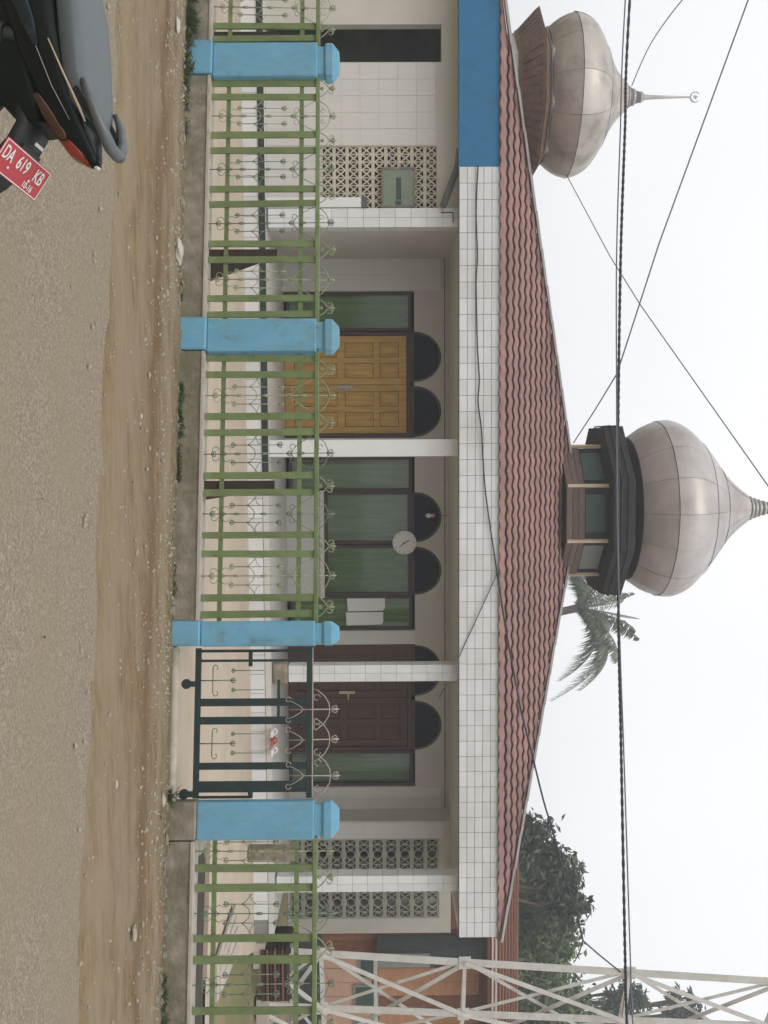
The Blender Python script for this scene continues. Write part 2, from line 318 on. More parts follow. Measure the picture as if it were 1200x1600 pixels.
# ================================================================== SETTING: ground, road, shoulder, courtyard
def N(x, y, s, z=0.): return noise.noise(Vector((x*s, y*s, z)))
g = MB(); g.poly([(-300, -80, -.06), (300, -80, -.06), (300, 420, -.06), (-300, 420, -.06)])
struct(g.build('ground', 'ground'))
g = MB(); a, b = -60, 70
g.poly([FP(a, 0, 16), FP(b, 0, 16), FP(b, 0, 2.0), FP(a, 0, 2.0)]); struct(g.build('road', 'road'))
# dirt shoulder: an uneven strip whose edge feathers out over the asphalt
g = MB(); NS, ND = 260, 44; s0, s1, d0, d1 = -9.0, 19.0, 3.1, -.05
for i in range(NS+1):
    for j in range(ND+1):
        s_ = s0+(s1-s0)*i/NS; t = j/ND; d = d0+(d1-d0)*t
        edge = 2.25+.16*N(s_, 0, .5)+.07*N(s_, 3, 2.1)
        z = (edge-d)*.05 if d > edge-.25 else .0125
        z = min(z, .0125+.012*(edge-.25-d if d < edge-.25 else 0))
        z += .010*N(s_, d, 1.7)+.007*N(s_, d*2.2, 5)+.004*N(s_, d, 17)
        z -= .022*math.exp(-((d-1.18-.06*N(s_, 1, .6))/.10)**2)            # wheel rut
        if d < .35: z += .012*abs(N(s_, d, 9))
        if d > edge: z = min(z, -.01)
        p = FP(s_, z, d); g.v.append((p.x, p.y, p.z))
for i in range(NS):
    for j in range(ND):
        k = i*(ND+1)+j; g.f.append((k, k+1, k+ND+2, k+ND+1)); g.sm.append(True)
for o_ in [g.build('dirt_shoulder', 'dirt')]: struct(o_)
g = MB(); g.poly([FP(-60, -.03, 3.0), FP(70, -.03, 3.0), FP(70, -.03, -.3), FP(-60, -.03, -.3)]); struct(g.build('dirt_verge', 'dirt'))
# courtyard slab (real edge where it stops at the drain on the right)
sd_ = SF(1362)[0]
cy = [FP(-8, 0, -.13), FP(sd_, 0, -.13), FP(sd_, 0, -1.95), pz(1532, 322, 0), pz(1482, 404, 0), Vector((fx(1470, 13), 13.0, 0)), Vector((-14, 13.0, 0))]
g = MB(); g.prism([(p.x, p.y, -.05) for p in cy], (0, 0, .058)); struct(g.build('courtyard', 'concrete'))
g = MB(); q = [FP(sd_, 0, -.12), FP(16, 0, -.12), FP(16, 0, -1.97), FP(sd_, 0, -1.97)]
g.poly([(p.x, p.y, -.035) for p in q]); struct(g.build('drain', 'ditch'))
g = MB(); q = [FP(sd_+.9, 0, -1.99), FP(16, 0, -1.99), FP(16, 0, -2.5), FP(sd_+.9, 0, -2.5)]; g.poly([(p.x, p.y, -.02) for p in q]); struct(g.build('drain_kerb', 'coping'))

# loose gravel: uncountable, real little stones
g = MB(); rg = random.Random(3)
def pebble(s_, d, r, z):
    p = FP(s_, z, d); k = len(g.v); a = rg.uniform(0, 6.28); ex, ey = r*rg.uniform(.8, 1.7), r*rg.uniform(.6, 1)
    ca, sa = math.cos(a), math.sin(a)
    for x, y, h in ((ex, 0, 0), (0, ey, 0), (-ex*.8, 0, 0), (0, -ey*.9, 0), (ex*.1, ey*.1, r*.9)): g.v.append((p.x+x*ca-y*sa, p.y+x*sa+y*ca, p.z+h))
    for f in ((0, 1, 4), (1, 2, 4), (2, 3, 4), (3, 0, 4)): g.f.append(tuple(k+i for i in f)); g.sm.append(False)
for i in range(4200):
    s_ = rg.uniform(-2, 12.5); d = abs(rg.gauss(.12, .42)) if rg.random() < .72 else rg.uniform(0, 2.6)
    if d > 2.6: continue
    pebble(s_, d, rg.choice((.005, .007, .009, .009, .013, .018)), .012)
stuff(tag(g.build('gravel', 'stone'), 'loose pale gravel strewn over the dirt shoulder', 'gravel'))
g = MB()
for i in range(900): pebble(rg.uniform(-2, 12.5), rg.uniform(2.0, 6.0), rg.choice((.004, .005, .006, .008)), .002)
stuff(tag(g.build('road_chippings', 'stone'), 'scattered stone chippings lying on the dusty road', 'gravel'))

# ================================================================== THE MOSQUE
YF, YC, YW, YS, YL = 12.32, 12.60, 14.75, 14.25, 12.72      # fascia, columns, main wall, right screen wall, left wing wall
ZFL = .27                                                     # porch floor
zf0, zf1 = fz(717.5, YF), fz(780, YF)                         # fascia bottom / top
ZCEIL = zf0+.035
xl, xr = fx(-60, YF), fx(1466, YF)
mosque = thing('mosque', 'white tiled mosque with red hip roof, porch and two silver onion domes', 'mosque', ((xl+xr)/2, YF, 0))

# --- porch floor and step
g = MB(); g.box((xl-.2, YF+.13, .0), (xr, 21.5, ZFL)); g.build('porch_floor', 'walltile', mosque)
xn = fx(747, YF+.1)
rs = MB().box((xl-.2, YF+.115, .008), (xr, YF+.13, ZFL-.07)).build('step_riser', 'grout', mosque)
tw = .25; n_ = int((xr-xl)/tw); tme = MB().box((0, 0, 0), (tw-.006, .011, .185)).mesh('riser_tile', 'tile')
for i in range(n_): obj('riser_tile', tme, rs, (xl+i*tw, YF+.104, .0095))
g = MB().box((xl-.2, YF+.09, ZFL-.068), (xn, YF+.14, ZFL+.004)); g.build('step_nosing', 'slate', mosque)
g = MB().box((xn, YF+.10, ZFL-.068), (xr, YF+.14, ZFL+.004)); g.build('step_nosing', 'walltile', mosque)

# --- fascia with glazed tiles, blue painted stretch on the left
xb = fx(260.5, YF)
fas = MB().box((xb, YF+.012, zf0), (xr, YF+.16, zf1)).build('tiled_fascia', 'grout', mosque)
MB().box((xr-.15, YF+.165, zf0), (xr, 18.2, zf1)).build('side_fascia', 'white', mosque)
rows = 5; th = (zf1-zf0)/rows; tw = .2
tme = MB().box((.003, 0, .003), (tw-.003, .012, th-.003)).mesh('fascia_tile', 'tile')
tmes = []
ntile = int((xr-xb)/tw+.5); twa = (xr-xb)/ntile
for j in range(rows):
    for i in range(ntile):
        o = obj('fascia_tile', tme, fas, (xb+i*twa, YF+random.uniform(-.0012, .0012), zf0+j*th)); o.scale = (twa/tw, 1, 1)
bl = MB().box((xl-3, YF-.004, zf0-.004), (xb-.001, YF+.16, zf1+.004)).build('blue_fascia', 'blue', mosque)
# --- ceiling over porch and rooms
MB().box((xl-3, YF+.165, ZCEIL), (xr-.155, 18.3, ZCEIL+.12)).build('ceiling', 'soffit', mosque)

# --- columns
for uc, wu in ((340, 28), (700, 24.5), (1052, 23.5), (1381, 26)):
    xc = fx(uc, YC); zc = ZFL+.002; w_ = .215 if uc != 340 else .235
    base = .02 if uc != 1052 else .21
    col = MB().box((xc-w_/2+.012, YC+.012, zc), (xc+w_/2-.012, YC+w_-.012, ZCEIL-.002)).build('column', 'grout', mosque)
    tw, th_ = w_/2, .2; nrow = int((2.02 if uc == 700 else ZCEIL-.003-zc-base)/th_)
    plain = uc == 700
    if plain:                                   # plastered smooth
        MB().box((xc-w_/2, YC, zc+.001), (xc+w_/2, YC+w_, ZCEIL-.003)).build('column_plaster', 'white', col); continue
    tm = MB().box((.002, 0, .002), (tw-.002, .012, th_-.002)).mesh('column_tile', 'tile')
    tms = MB().box((0, .002, .002), (.012, tw-.002, th_-.002)).mesh('column_tile', 'tile')
    k = 0; z = zc+base
    while z < ZCEIL-.01:
        hh = min(th_, ZCEIL-.004-z)
        for i in range(2):
            o = obj('column_tile', tm, col, (xc-w_/2+i*tw, YC, z)); o.scale = (1, 1, hh/th_)
            for xs in (xc-w_/2, xc+w_/2-.012):
                o = obj('column_tile', tms, col, (xs, YC+i*tw, z)); o.scale = (1, 1, hh/th_)
        z += th_
    if uc == 1052:
        g = MB(); g.box((xc-w_/2-.03, YC-.03, zc), (xc+w_/2+.03, YC+w_+.03, zc+base-.01)); bevel(g.build('column_base', 'basewall', col), .03, 2)

# --- main wall behind the porch
def tile_field(x0, x1, z0, z1, y, tw, th, m, parent, name='wall_tiling', face=-1, gap=.003, holes=None):
    g = MB(); nx = max(1, round((x1-x0)/tw)); nz = max(1, round((z1-z0)/th)); dx, dz = (x1-x0)/nx, (z1-z0)/nz
    for i in range(nx):
        for j in range(nz):
            e = random.uniform(-.0008, .0008)
            g.box((x0+i*dx+gap/2, y-.006+e, z0+j*dz+gap/2), (x0+(i+1)*dx-gap/2, y-.0005, z0+(j+1)*dz-gap/2))
    return stuff(g.build(name, m, parent))
YB = YW+.14
zt = lambda v: fz(v, YW)
X = lambda u: fx(u, YW)
front = MB()
def solid(u0, u1, z0=ZFL, z1=None): front.box((X(u0), YW, z0), (X(u1), YB, ZCEIL if z1 is None else z1))
def arch_top(x, arcs, zs):
    for c, r, h in arcs:
        if abs(x-c) <= r: return zs+h*math.sqrt(max(0, 1-((x-c)/r)**2))
    return zs
def header(u0, u1, zs, arcs=()):
    x0, x1 = X(u0), X(u1); xs = [x0+(x1-x0)*i/72 for i in range(73)] if arcs else [x0, x1]
    for c, r, h in arcs: xs += [c-r, c+r]
    xs = sorted(x for x in set(xs) if x0-1e-6 <= x <= x1+1e-6)
    for a_, b_ in zip(xs, xs[1:]):
        if b_-a_ < 1e-5: continue
        e = 1e-6; za, zb = arch_top(a_+e, arcs, zs), arch_top(b_-e, arcs, zs)
        front.poly([(a_, YW, za), (b_, YW, zb), (b_, YW, ZCEIL), (a_, YW, ZCEIL)])
        front.poly([(a_, YB, za), (b_, YB, zb), (b_, YW, zb), (a_, YW, za)])
        front.poly([(b_, YB, zb), (a_, YB, za), (a_, YB, ZCEIL), (b_, YB, ZCEIL)])
def arc(u0, u1, v0, v1): return ((X(u0)+X(u1))/2, (X(u1)-X(u0))/2, zt(v1)-zt(v0))
zs = zt(648)
A2 = [arc(518, 597, 648, 690), arc(603, 683, 648, 690)]
A4 = [arc(769, 848, 648, 690), arc(854, 930, 648, 690)]
A6 = [arc(1008, 1088, 648, 690), arc(1095, 1172, 648, 690)]
solid(380, 455); header(455, 517, zs); header(517, 684, zs, A2); solid(684, 714); header(714, 768, zs)
header(768, 931, zs, A4); header(931, 985, zs); solid(985, 1007); header(1007, 1173.5, zs, A6); header(1173.5, 1229, zs); solid(1229, 1283)
solid(768, 931, ZFL, zt(506))
front.build('front_wall', 'paint', mosque)
for u0, u1, za, zb in ((404, 454, ZFL, ZCEIL-.12), (985.5, 1006.5, ZFL, zs), (1230, 1282, ZFL, ZCEIL-.12), (769, 930, ZFL+.01, zt(506))):
    tile_field(X(u0), X(u1), za+.003, zb, YW, .2, .2, 'walltile', mosque)
MB().box((X(768)-.02, YW-.07, zt(500)), (X(931)+.02, YW-.002, zt(506.5))).build('window_ledge', 'walltile', mosque)
MB().box((X(404), YW-.012, zt(694)), (X(1283), YW-.001, zt(695.5))).build('wall_line', 'grout', mosque)

# windows and doors
def curtain(x0, x1, z0, z1, y, m, parent, amp=.018, per=.11, seed=0):
    g = MB(); n = max(8, int((x1-x0)/.012)); rr = random.Random(seed); ph = rr.uniform(0, 6)
    pts = [(x0+(x1-x0)*i/n, y+amp*math.sin((x1-x0)*i/n/per*6.283+ph+.8*math.sin(i*.13+ph))) for i in range(n+1)]
    k = len(g.v)
    for x, yy in pts: g.v += [(x, yy, z0), (x, yy*1+.3*(y-yy), z1)]
    for i in range(n): g.f.append((2*i, 2*i+2, 2*i+3, 2*i+1)); g.sm.append(True)
    return g.build('curtain', m, parent)
def rect_frame(g, x0, x1, z0, z1, y0, y1, t):
    g.box((x0, y0, z0), (x0+t, y1, z1)); g.box((x1-t, y0, z0), (x1, y1, z1)); g.box((x0+t, y0+.001, z1-t), (x1-t, y1, z1)); g.box((x0+t, y0+.001, z0), (x1-t, y1, z0+t))
def window(u0, u1, v0, v1, m, seed=0, name='window', band=None):
    x0, x1, z0, z1 = X(u0)+.003, X(u1)-.003, max(zt(v0), ZFL+.004), zt(v1)-.004
    g = MB(); t = .045; rect_frame(g, x0, x1, z0, z1, YW+.02, YW+.09, t)
    f = g.build(name, 'frame', mosque)
    MB().box((x0+t, YW+.05, z0+t), (x1-t, YW+.056, z1-t)).build('pane', 'glass', f)
    curtain(x0+.02, x1-.02, z0+.02, z1-.01, YW+.115, m, f, seed=seed)
    return f
def fanlight(c, r, h, panes=True):
    g = MB(); n = 20
    def arcpts(rr, hh): return [(c+rr*math.cos(math.pi*i/n), zs+hh*math.sin(math.pi*i/n)) for i in range(n+1)]
    a_, b_ = arcpts(r-.002, h-.002), arcpts(r-.035, h-.035)
    for i in range(n):
        for y in (YW+.03,): g.poly([(a_[i][0], y, a_[i][1]), (b_[i][0], y, b_[i][1]), (b_[i+1][0], y, b_[i+1][1]), (a_[i+1][0], y, a_[i+1][1])])
        g.poly([(b_[i][0], YW+.03, b_[i][1]), (b_[i][0], YW+.09, b_[i][1]), (b_[i+1][0], YW+.09, b_[i+1][1]), (b_[i+1][0], YW+.03, b_[i+1][1])])
    g.box((c-r+.003, YW+.022, zs-.055), (c+r-.003, YW+.092, zs-.006))
    f = g.build('fanlight', 'frame', mosque)
    g = MB(); g.poly([(c+(r-.03)*math.cos(math.pi*i/n), YW+.06, zs+(h-.03)*math.sin(math.pi*i/n)) for i in range(n, -1, -1)]); g.build('pane', 'glassdark', f)
    return f
for A in A2+A4+A6: fanlight(*A)
window(455, 517, 450, 644, 'curtain', 1); window(714, 768, 452, 644, 'curtgrey', 2)
window(768, 850.5, 507, 642, 'curtgrey', 3); window(851.5, 931, 507, 642, 'curtain', 4)
window(931, 985, 452, 644, 'curtain', 5); window(1173.5, 1229, 446, 644, 'curtgrey', 6)
def door(u0, u1, v1, m, fm, seed, handle_u):
    x0, x1, z0, z1 = X(u0)+.003, X(u1)-.003, ZFL+.004, zt(v1)-.003
    g = MB(); t = .05; g.box((x0, YW+.02, z0), (x0+t, YW+.11, z1)); g.box((x1-t, YW+.02, z0), (x1, YW+.11, z1)); g.box((x0+t, YW+.021, z1-t), (x1-t, YW+.11, z1))
    d = g.build('door', fm, mosque); xm = (x0+x1)/2
    for a_, b_ in ((x0+t+.003, xm-.002), (xm+.002, x1-t-.003)):
        w_ = b_-a_; g = MB(); h = z1-t-.004-z0
        st = .10; zz = [0, .14, .78, .90, 1.32, 1.42, h-.12, h]
        g.box((a_, YW+.055, z0), (a_+st, YW+.09, z0+h)); g.box((b_-st, YW+.055, z0), (b_, YW+.09, z0+h)); xm2 = (a_+b_)/2
        g.box((xm2-.045, YW+.0555, z0+.14), (xm2+.045, YW+.089, z0+h-.12))
        for i in (0, 2, 4, 6): g.box((a_+st, YW+.056, z0+zz[i]), (b_-st, YW+.088, z0+zz[i+1]))
        lf = g.build('door_leaf', m, d); bevel(lf, .006)
        for i in (1, 3, 5):
            for p0, p1 in ((a_+st, xm2-.045), (xm2+.045, b_-st)):
                q = MB(); q.box((p0+.004, YW+.072, z0+zz[i]+.004), (p1-.004, YW+.084, z0+zz[i+1]-.004)); q.box((p0+.04, YW+.06, z0+zz[i]+.04), (p1-.04, YW+.0725, z0+zz[i+1]-.04)); bevel(q.build('door_panel', m, lf) if False else q.build('raised_panel', m, d), .008)
    hx = X(handle_u); hz = zt(540)
    q = MB(); q.box((hx-.02, YW+.045, hz-.12), (hx+.02, YW+.0545, hz+.12)); q.bar((hx, YW+.03, hz+.02), (hx+.10, YW+.03, hz+.02), .02, .02); q.bar((hx, YW+.05, hz+.02), (hx, YW+.025, hz+.02), .018, .018)
    q.build('handle', 'chrome' if m == 'wood' else 'trimcream', d)
    return d
door(518, 683, 642, 'wood', 'frame', 1, 604); door(1008, 1173, 642, 'brown', 'brown', 2, 1083)

# --- left wing
xw = lambda u: fx(u, YL)
zl = lambda v: fz(v, YL, 200)
wing = MB()
wing.box((xw(-120), YL, ZFL), (xw(38), YL+.15, ZCEIL))
wing.box((xw(38), YL, zl(690)), (xw(97), YL+.15, ZCEIL)); wing.box((xw(97), YL, ZFL), (xw(228), YL+.15, ZCEIL))
wing.box((xw(228), YL, ZFL), (xw(357), YL+.15, zl(500))); wing.box((xw(228), YL, zl(683)), (xw(357), YL+.15, ZCEIL)); wing.box((xw(325.5), YL, zl(500)), (xw(357), YL+.15, zl(683)))
wing.box((xw(357)-.15, YL+.15, ZFL), (xw(357), YW+.14, ZCEIL))
wing.build('wing_wall', 'paint', mosque)
tile_field(xw(98), xw(227), ZFL+.003, zl(680), YL, .2, .25, 'walltile', mosque)
tile_field(xw(229), xw(324), ZFL+.003, zl(498), YL, .2, .25, 'walltile', mosque)
MB().box((xw(-120), 14.3, ZFL), (xw(215), 14.38, ZCEIL)).build('inner_wall', 'foliagewall', mosque)  # wall added close behind the opening in place of the view through
g = MB(); g.box((xw(-120), 17.9, ZFL), (xw(357), 18.0, ZCEIL)); g.box((xw(-120)-.1, YL, ZFL), (xw(-120), 18.0, ZCEIL)); g.build('wing_back_wall', 'greyboard', mosque)

def block_x(w, h, d=.09):                       # breeze block: two crossed cells between solid strips
    g = MB(); e = .022
    g.box((0, 0, 0), (w, d, e*1.4)); g.box((0, 0, h-e*.6), (w, d, h)); 
    z0, z1 = e*1.4, h-e*.6; n = 2
    for i in range(n):
        x0, x1 = w*i/n, w*(i+1)/n
        g.bar((x0, d/2, z0), (x1, d/2, z1), d*.98, .016, Vector((0, 0, 1)) if False else Zup); g.bar((x0, d/2+.0007, z1), (x1, d/2+.0007, z0), d*.97, .016)
        g.box((x0-.006, .001, z0), (x0+.006, d-.001, z1))
    return g.mesh('breeze_block', 'breeze')
scr = MB(); x0, x1, z0, z1 = xw(228), xw(325.5), zl(500), zl(683)
scr.box((x0, YL+.112, z0), (x0+.012, YL+.148, z1)); scr = scr.build('breeze_screen', 'breeze', mosque)
nr, nc = 9, 4; bw, bh = (x1-x0)/nc, (z1-z0)/nr; bm_ = block_x(bw, bh)
for j in range(nr):
    for i in range(nc):
        if 5.05 > j+.5 > 20: continue
        obj('breeze_block', bm_, scr, (x0+i*bw, YL+.02, z0+j*bh))
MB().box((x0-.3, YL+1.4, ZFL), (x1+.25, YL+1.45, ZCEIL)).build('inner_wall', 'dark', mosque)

# --- right screen wall
xs_ = lambda u: fx(u, YS)
zr = lambda v: fz(v, YS, 1370)
g = MB(); us = [1283, 1311, 1361, 1386, 1435, 1458]
for u0, u1 in ((1283, 1311), (1361, 1386), (1435, 1458)): g.box((xs_(u0), YS, ZFL), (xs_(u1), YS+.12, ZCEIL))
for u0, u1 in ((1311, 1361), (1386, 1435)):
    g.box((xs_(u0), YS, zr(686)), (xs_(u1), YS+.12, ZCEIL)); g.box((xs_(u0), YS, ZFL), (xs_(u1), YS+.12, zr(452)))
g.box((xs_(1283), YS+.12, ZFL), (xs_(1283)+.12, YW+.3, ZCEIL)); g.box((xs_(1458)-.12, YS+.12, ZFL), (xs_(1458), 18.1, ZCEIL))
g.build('right_wall', 'paint', mosque)
MB().box((xs_(1388), YS-.03, ZFL+.004), (xs_(1456), YS-.002, zr(449))).build('dark_opening_board', 'brace', mosque)  # dark board added in place of the dark opening below the screen
tile_field(xs_(1285), xs_(1309), ZFL+.003, ZCEIL-.12, YS, .2, .2, 'walltile', mosque)
def block_ring(w, h, d=.09):
    g = MB(); e = .02
    g.box((0, 0, 0), (w, d, e*1.5)); g.box((0, 0, h-e*1.5), (w, d, h)); g.box((0, .001, e*1.5), (e, d-.001, h-e*1.5)); g.box((w-e, .001, e*1.5), (w, d-.001, h-e*1.5))
    cx, cz = w/2, h/2; z0, z1 = e*1.5, h-e*1.5; r = (z1-z0)/2-.002; n = 12
    for i in range(n):
        a0, a1 = 2*math.pi*i/n, 2*math.pi*(i+1)/n
        g.bar((cx+r*math.cos(a0), d/2, cz+r*math.sin(a0)), (cx+r*math.cos(a1), d/2, cz+r*math.sin(a1)), d*.96, .014)
    for s in (-1, 1):
        xi, xo = cx+s*(r+.004), cx+s*(w/2-e)
        xm = (xi+xo)/2
        g.bar((xi, d/2, cz), (xm+s*-.01, d/2, z1), d*.95, .012); g.bar((xi, d/2+.0007, cz), (xm+s*-.01, d/2+.0007, z0), d*.94, .012)
        g.bar((xm, d/2, z0+.02), (xm, d/2, z1-.02), d*.93, .02, Vector((1, 0, 0)))
        g.bar((xo, d/2, z1), (xm+s*.01, d/2, cz), d*.95, .012); g.bar((xo, d/2+.0007, z0), (xm+s*.01, d/2+.0007, cz), d*.94, .012)
    return g.mesh('breeze_block', 'breezegrey')
for u0, u1 in ((1311, 1361), (1386, 1435)):
    x0, x1, z0, z1 = xs_(u0), xs_(u1), zr(452), zr(686); nr = 11; bh = (z1-z0)/nr
    sc_ = MB().box((x0, YS+.1, z0), (x0+.01, YS+.119, z1)).build('breeze_screen', 'breezegrey', mosque)
    bm_ = block_ring(x1-x0, bh)
    for j in range(nr): obj('breeze_block', bm_, sc_, (x0, YS+.008, z0+j*bh))
# rear and side walls close the rooms
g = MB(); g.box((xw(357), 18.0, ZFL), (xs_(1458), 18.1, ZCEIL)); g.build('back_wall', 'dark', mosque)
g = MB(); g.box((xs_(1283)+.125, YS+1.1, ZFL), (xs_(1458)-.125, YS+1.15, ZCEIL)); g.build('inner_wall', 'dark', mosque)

# --- hip roof in courses of wavy metal tile
YAP = 15.25; xap = fx(797, YAP)
zap = fz(899, YAP, 797)
ze = zf1-.012; xel, xer = fx(-4, YF), fx(1472, YF); yE0, yE1 = YF-.03, 18.2
roof = MB()
roof.poly([(xel, yE0+.1, ze-.03), (xer, yE0+.1, ze-.03), (xer, yE1, ze-.03), (xel, yE1, ze-.03)])
ap = (xap, YAP, zap-.06); cs = [(xel, yE0+.1, ze-.03), (xer, yE0+.1, ze-.03), (xer, yE1, ze-.03), (xel, yE1, ze-.03)]
for i in range(4): roof.poly([cs[i], cs[(i+1) % 4], ap])
roof = roof.build('roof', 'zincdark', mosque)
def course_face(E0, E1, AP, n, per, amp, lip, wave=True, only=None):
    E0, E1, AP = Vector(E0), Vector(E1), Vector(AP); mid = (E0+E1)/2
    ed = (E1-E0).normalized(); foot = E0+ed*((AP-E0).dot(ed)); sl = (AP-foot); L = sl.length; sl = sl/L; nm = ed.cross(sl).normalized()
    if nm.z < 0: nm = -nm
    w0, w1 = (foot-E0).length, (E1-foot).length
    for i in range(n):
        t0, t1 = i/n, min(.995, (i+1)/n+.02)
        a0, b0 = -w0*(1-t0), w1*(1-t0)
        g = MB(); nx = max(4, int((b0-a0)/(per/8))) if wave else 2; off = (i % 2)*.0+random.uniform(-.012, .012)
        for k in range(nx+1):
            x = a0+(b0-a0)*k/nx; wv = amp*math.cos(2*math.pi*(x+off)/per) if wave else 0
            xt = max(-w0*(1-t1), min(w1*(1-t1), x))
            p = foot+ed*x+sl*(L*t0-.35*wv)+nm*((lip if i else .018)+wv); q = foot+ed*xt+sl*(L*t1)+nm*(.004+wv*.8)
            g.v += [tuple(p-nm*.012), tuple(p), tuple(q)]
        for k in range(nx):
            b = 3*k; g.f += [(b+1, b+4, b+5, b+2), (b, b+3, b+4, b+1)]; g.sm += [True, False]
        g.build('roof_sheet', 'roof' if i < n-2 else 'rust', roof)
course_face((xel, yE0, ze), (xer, yE0, ze), (xap, YAP, zap), 15, .195, .012, .042)
course_face((xer, yE0, ze), (xer, yE1, ze), (xap, YAP, zap), 15, .195, .012, .042, wave=True)
course_face((xel, yE1, ze), (xel, yE0, ze), (xap, YAP, zap), 15, .195, .012, .042, wave=True)
course_face((xer, yE1, ze), (xel, yE1, ze), (xap, YAP, zap), 15, .195, .012, .042, wave=False)
for e in ((xel, yE0), (xer, yE0)):
    p, q = Vector((e[0], e[1], ze)), Vector((xap, YAP, zap)); n_ = 14
    for i in range(n_):
        a_, b_ = p.lerp(q, i/n_), p.lerp(q, (i+1.04)/n_)
        g = MB().bar(a_+Vector((0, 0, .055)), b_+Vector((0, 0, .048)), .17, .03); g.build('hip_cap', 'cap', roof)

# --- lantern and dome on the apex
LY = YAP; LX = xap
def oct_pts(r, z, cx, cy): return [(cx+r*math.cos(R(22.5+45*i)), cy+r*math.sin(R(22.5+45*i)), z) for i in range(8)]
def lantern(cx, cy, z0, z1, r, parent, boards=7):
    lt = MB().lathe([(r-.05, z0), (r-.05, z1)], 8, (cx, cy, 0), R(22.5), False).build('lantern', 'darkwood', parent)
    h = z1-z0
    for f in range(8):
        a0, a1 = R(22.5+45*f), R(22.5+45*(f+1)); p = Vector((cx+r*math.cos(a0), cy+r*math.sin(a0), 0)); q = Vector((cx+r*math.cos(a1), cy+r*math.sin(a1), 0))
        nrm = Vector((math.cos((a0+a1)/2), math.sin((a0+a1)/2), 0))
        if nrm.y > .5: continue
        for k in range(boards):
            za, zb = z0+h*k/boards, z0+h*(k+1)/boards-.006
            if za > z0+h*.42: break
            g = MB(); g.prism([p-nrm*.04+Zup*za, q-nrm*.04+Zup*za, q-nrm*.04+Zup*zb, p-nrm*.04+Zup*zb], nrm*.035); g.build('board', 'plank', lt)
        i0, i1 = p.lerp(q, .16), p.lerp(q, .84)
        g = MB(); g.prism([i0-nrm*.04+Zup*(z0+h*.44), i1-nrm*.04+Zup*(z0+h*.44), i1-nrm*.04+Zup*(z1-.06), i0-nrm*.04+Zup*(z1-.06)], nrm*.02)
        g.build('window_board', 'signdark' if f in (5, 4) else 'greyboard' if f == 6 else 'greensheet', lt)
    for f in range(8):
        a0 = R(22.5+45*f); p = Vector((cx+(r-.01)*math.cos(a0), cy+(r-.01)*math.sin(a0), 0))
        MB().bar(p+Zup*(z0+.01), p+Zup*(z1-.02), .045, .045, Vector((math.cos(a0), math.sin(a0), 0))).build('corner_trim', 'trimcream', lt)
    return lt
M['greensheet'] = mat('green_sheet', (.05, .12, .08), .6, var=.1); 
sk0, sk1 = fz(960, LY-1.25, 797), fz(991, LY-1.25, 797)
lantern(LX, LY, zap-.32, sk0, 1.06, mosque)
sk = MB(); sk.lathe([(1.36, sk0), (1.38, sk1), (1.16, sk1+.07)], 8, (LX, LY, 0), R(22.5), False); sk = sk.build('lantern_eave', 'darkwood', mosque)
for f in range(8):
    a0, a1 = R(22.5+45*f), R(22.5+45*(f+1))
    for z_ in (sk0+.10, sk0+.2):
        MB().bar((LX+1.385*math.cos(a0), LY+1.385*math.sin(a0), z_), (LX+1.385*math.cos(a1), LY+1.385*math.sin(a1), z_), .02, .012).build('batten', 'slate', sk)

def dome(prof, cx, cy, gores, m, parent, bands, rings=(), name='dome', finial=None):
    inner = [(max(.005, r-.008), z) for r, z in prof]
    d = MB().lathe(inner, gores*2, (cx, cy, 0)).build(name, 'zincdark', parent)
    def smooth(z):
        for (r0, z0), (r1, z1) in zip(prof, prof[1:]):
            if z0 <= z <= z1: return r0+(r1-r0)*(z-z0)/(z1-z0)
        return prof[-1][0]
    for bi, (za, zb) in enumerate(zip(bands, bands[1:])):
        n = max(3, int((zb-za)/.09)); ga = 4
        for k in range(gores):
            g = MB(); pr = random.uniform(0, .008)
            a0, a1 = 2*math.pi*(k+.005)/gores, 2*math.pi*(k+.995)/gores
            for i in range(n+1):
                z = za+.003+(zb-za-.006)*i/n; r = smooth(z)+pr+(.010 if i == 0 else 0)
                for j in range(ga+1):
                    t = a0+(a1-a0)*j/ga; rr = r*(1-.012*math.sin(math.pi*j/ga)*0)+.006*abs(j-ga/2)/(ga/2); g.v.append((cx+rr*math.cos(t), cy+rr*math.sin(t), z))
            for i in range(n):
                for j in range(ga):
                    b = i*(ga+1)+j; g.f.append((b, b+1, b+ga+2, b+ga+1)); g.sm.append(True)
            g.build('zinc_panel', m, d)
    for r, z in rings: MB().lathe([(r*.92, z-.03), (r*1.06, z-.018), (r*1.06, z+.018), (r*.92, z+.03)], 24, (cx, cy, 0)).build('neck_ring', 'zincring', d)
    return d
def spline(pts, n=6):                           # smooth the measured outline
    out = []
    for i in range(len(pts)-1):
        p0, p1, p2, p3 = pts[max(0, i-1)], pts[i], pts[i+1], pts[min(len(pts)-1, i+2)]
        for k in range(n):
            t = k/n
            out.append(tuple(.5*((2*p1[c])+(-p0[c]+p2[c])*t+(2*p0[c]-5*p1[c]+4*p2[c]-p3[c])*t*t+(-p0[c]+3*p1[c]-3*p2[c]+p3[c])*t**3) for c in (0, 1)))
    return out+[pts[-1]]
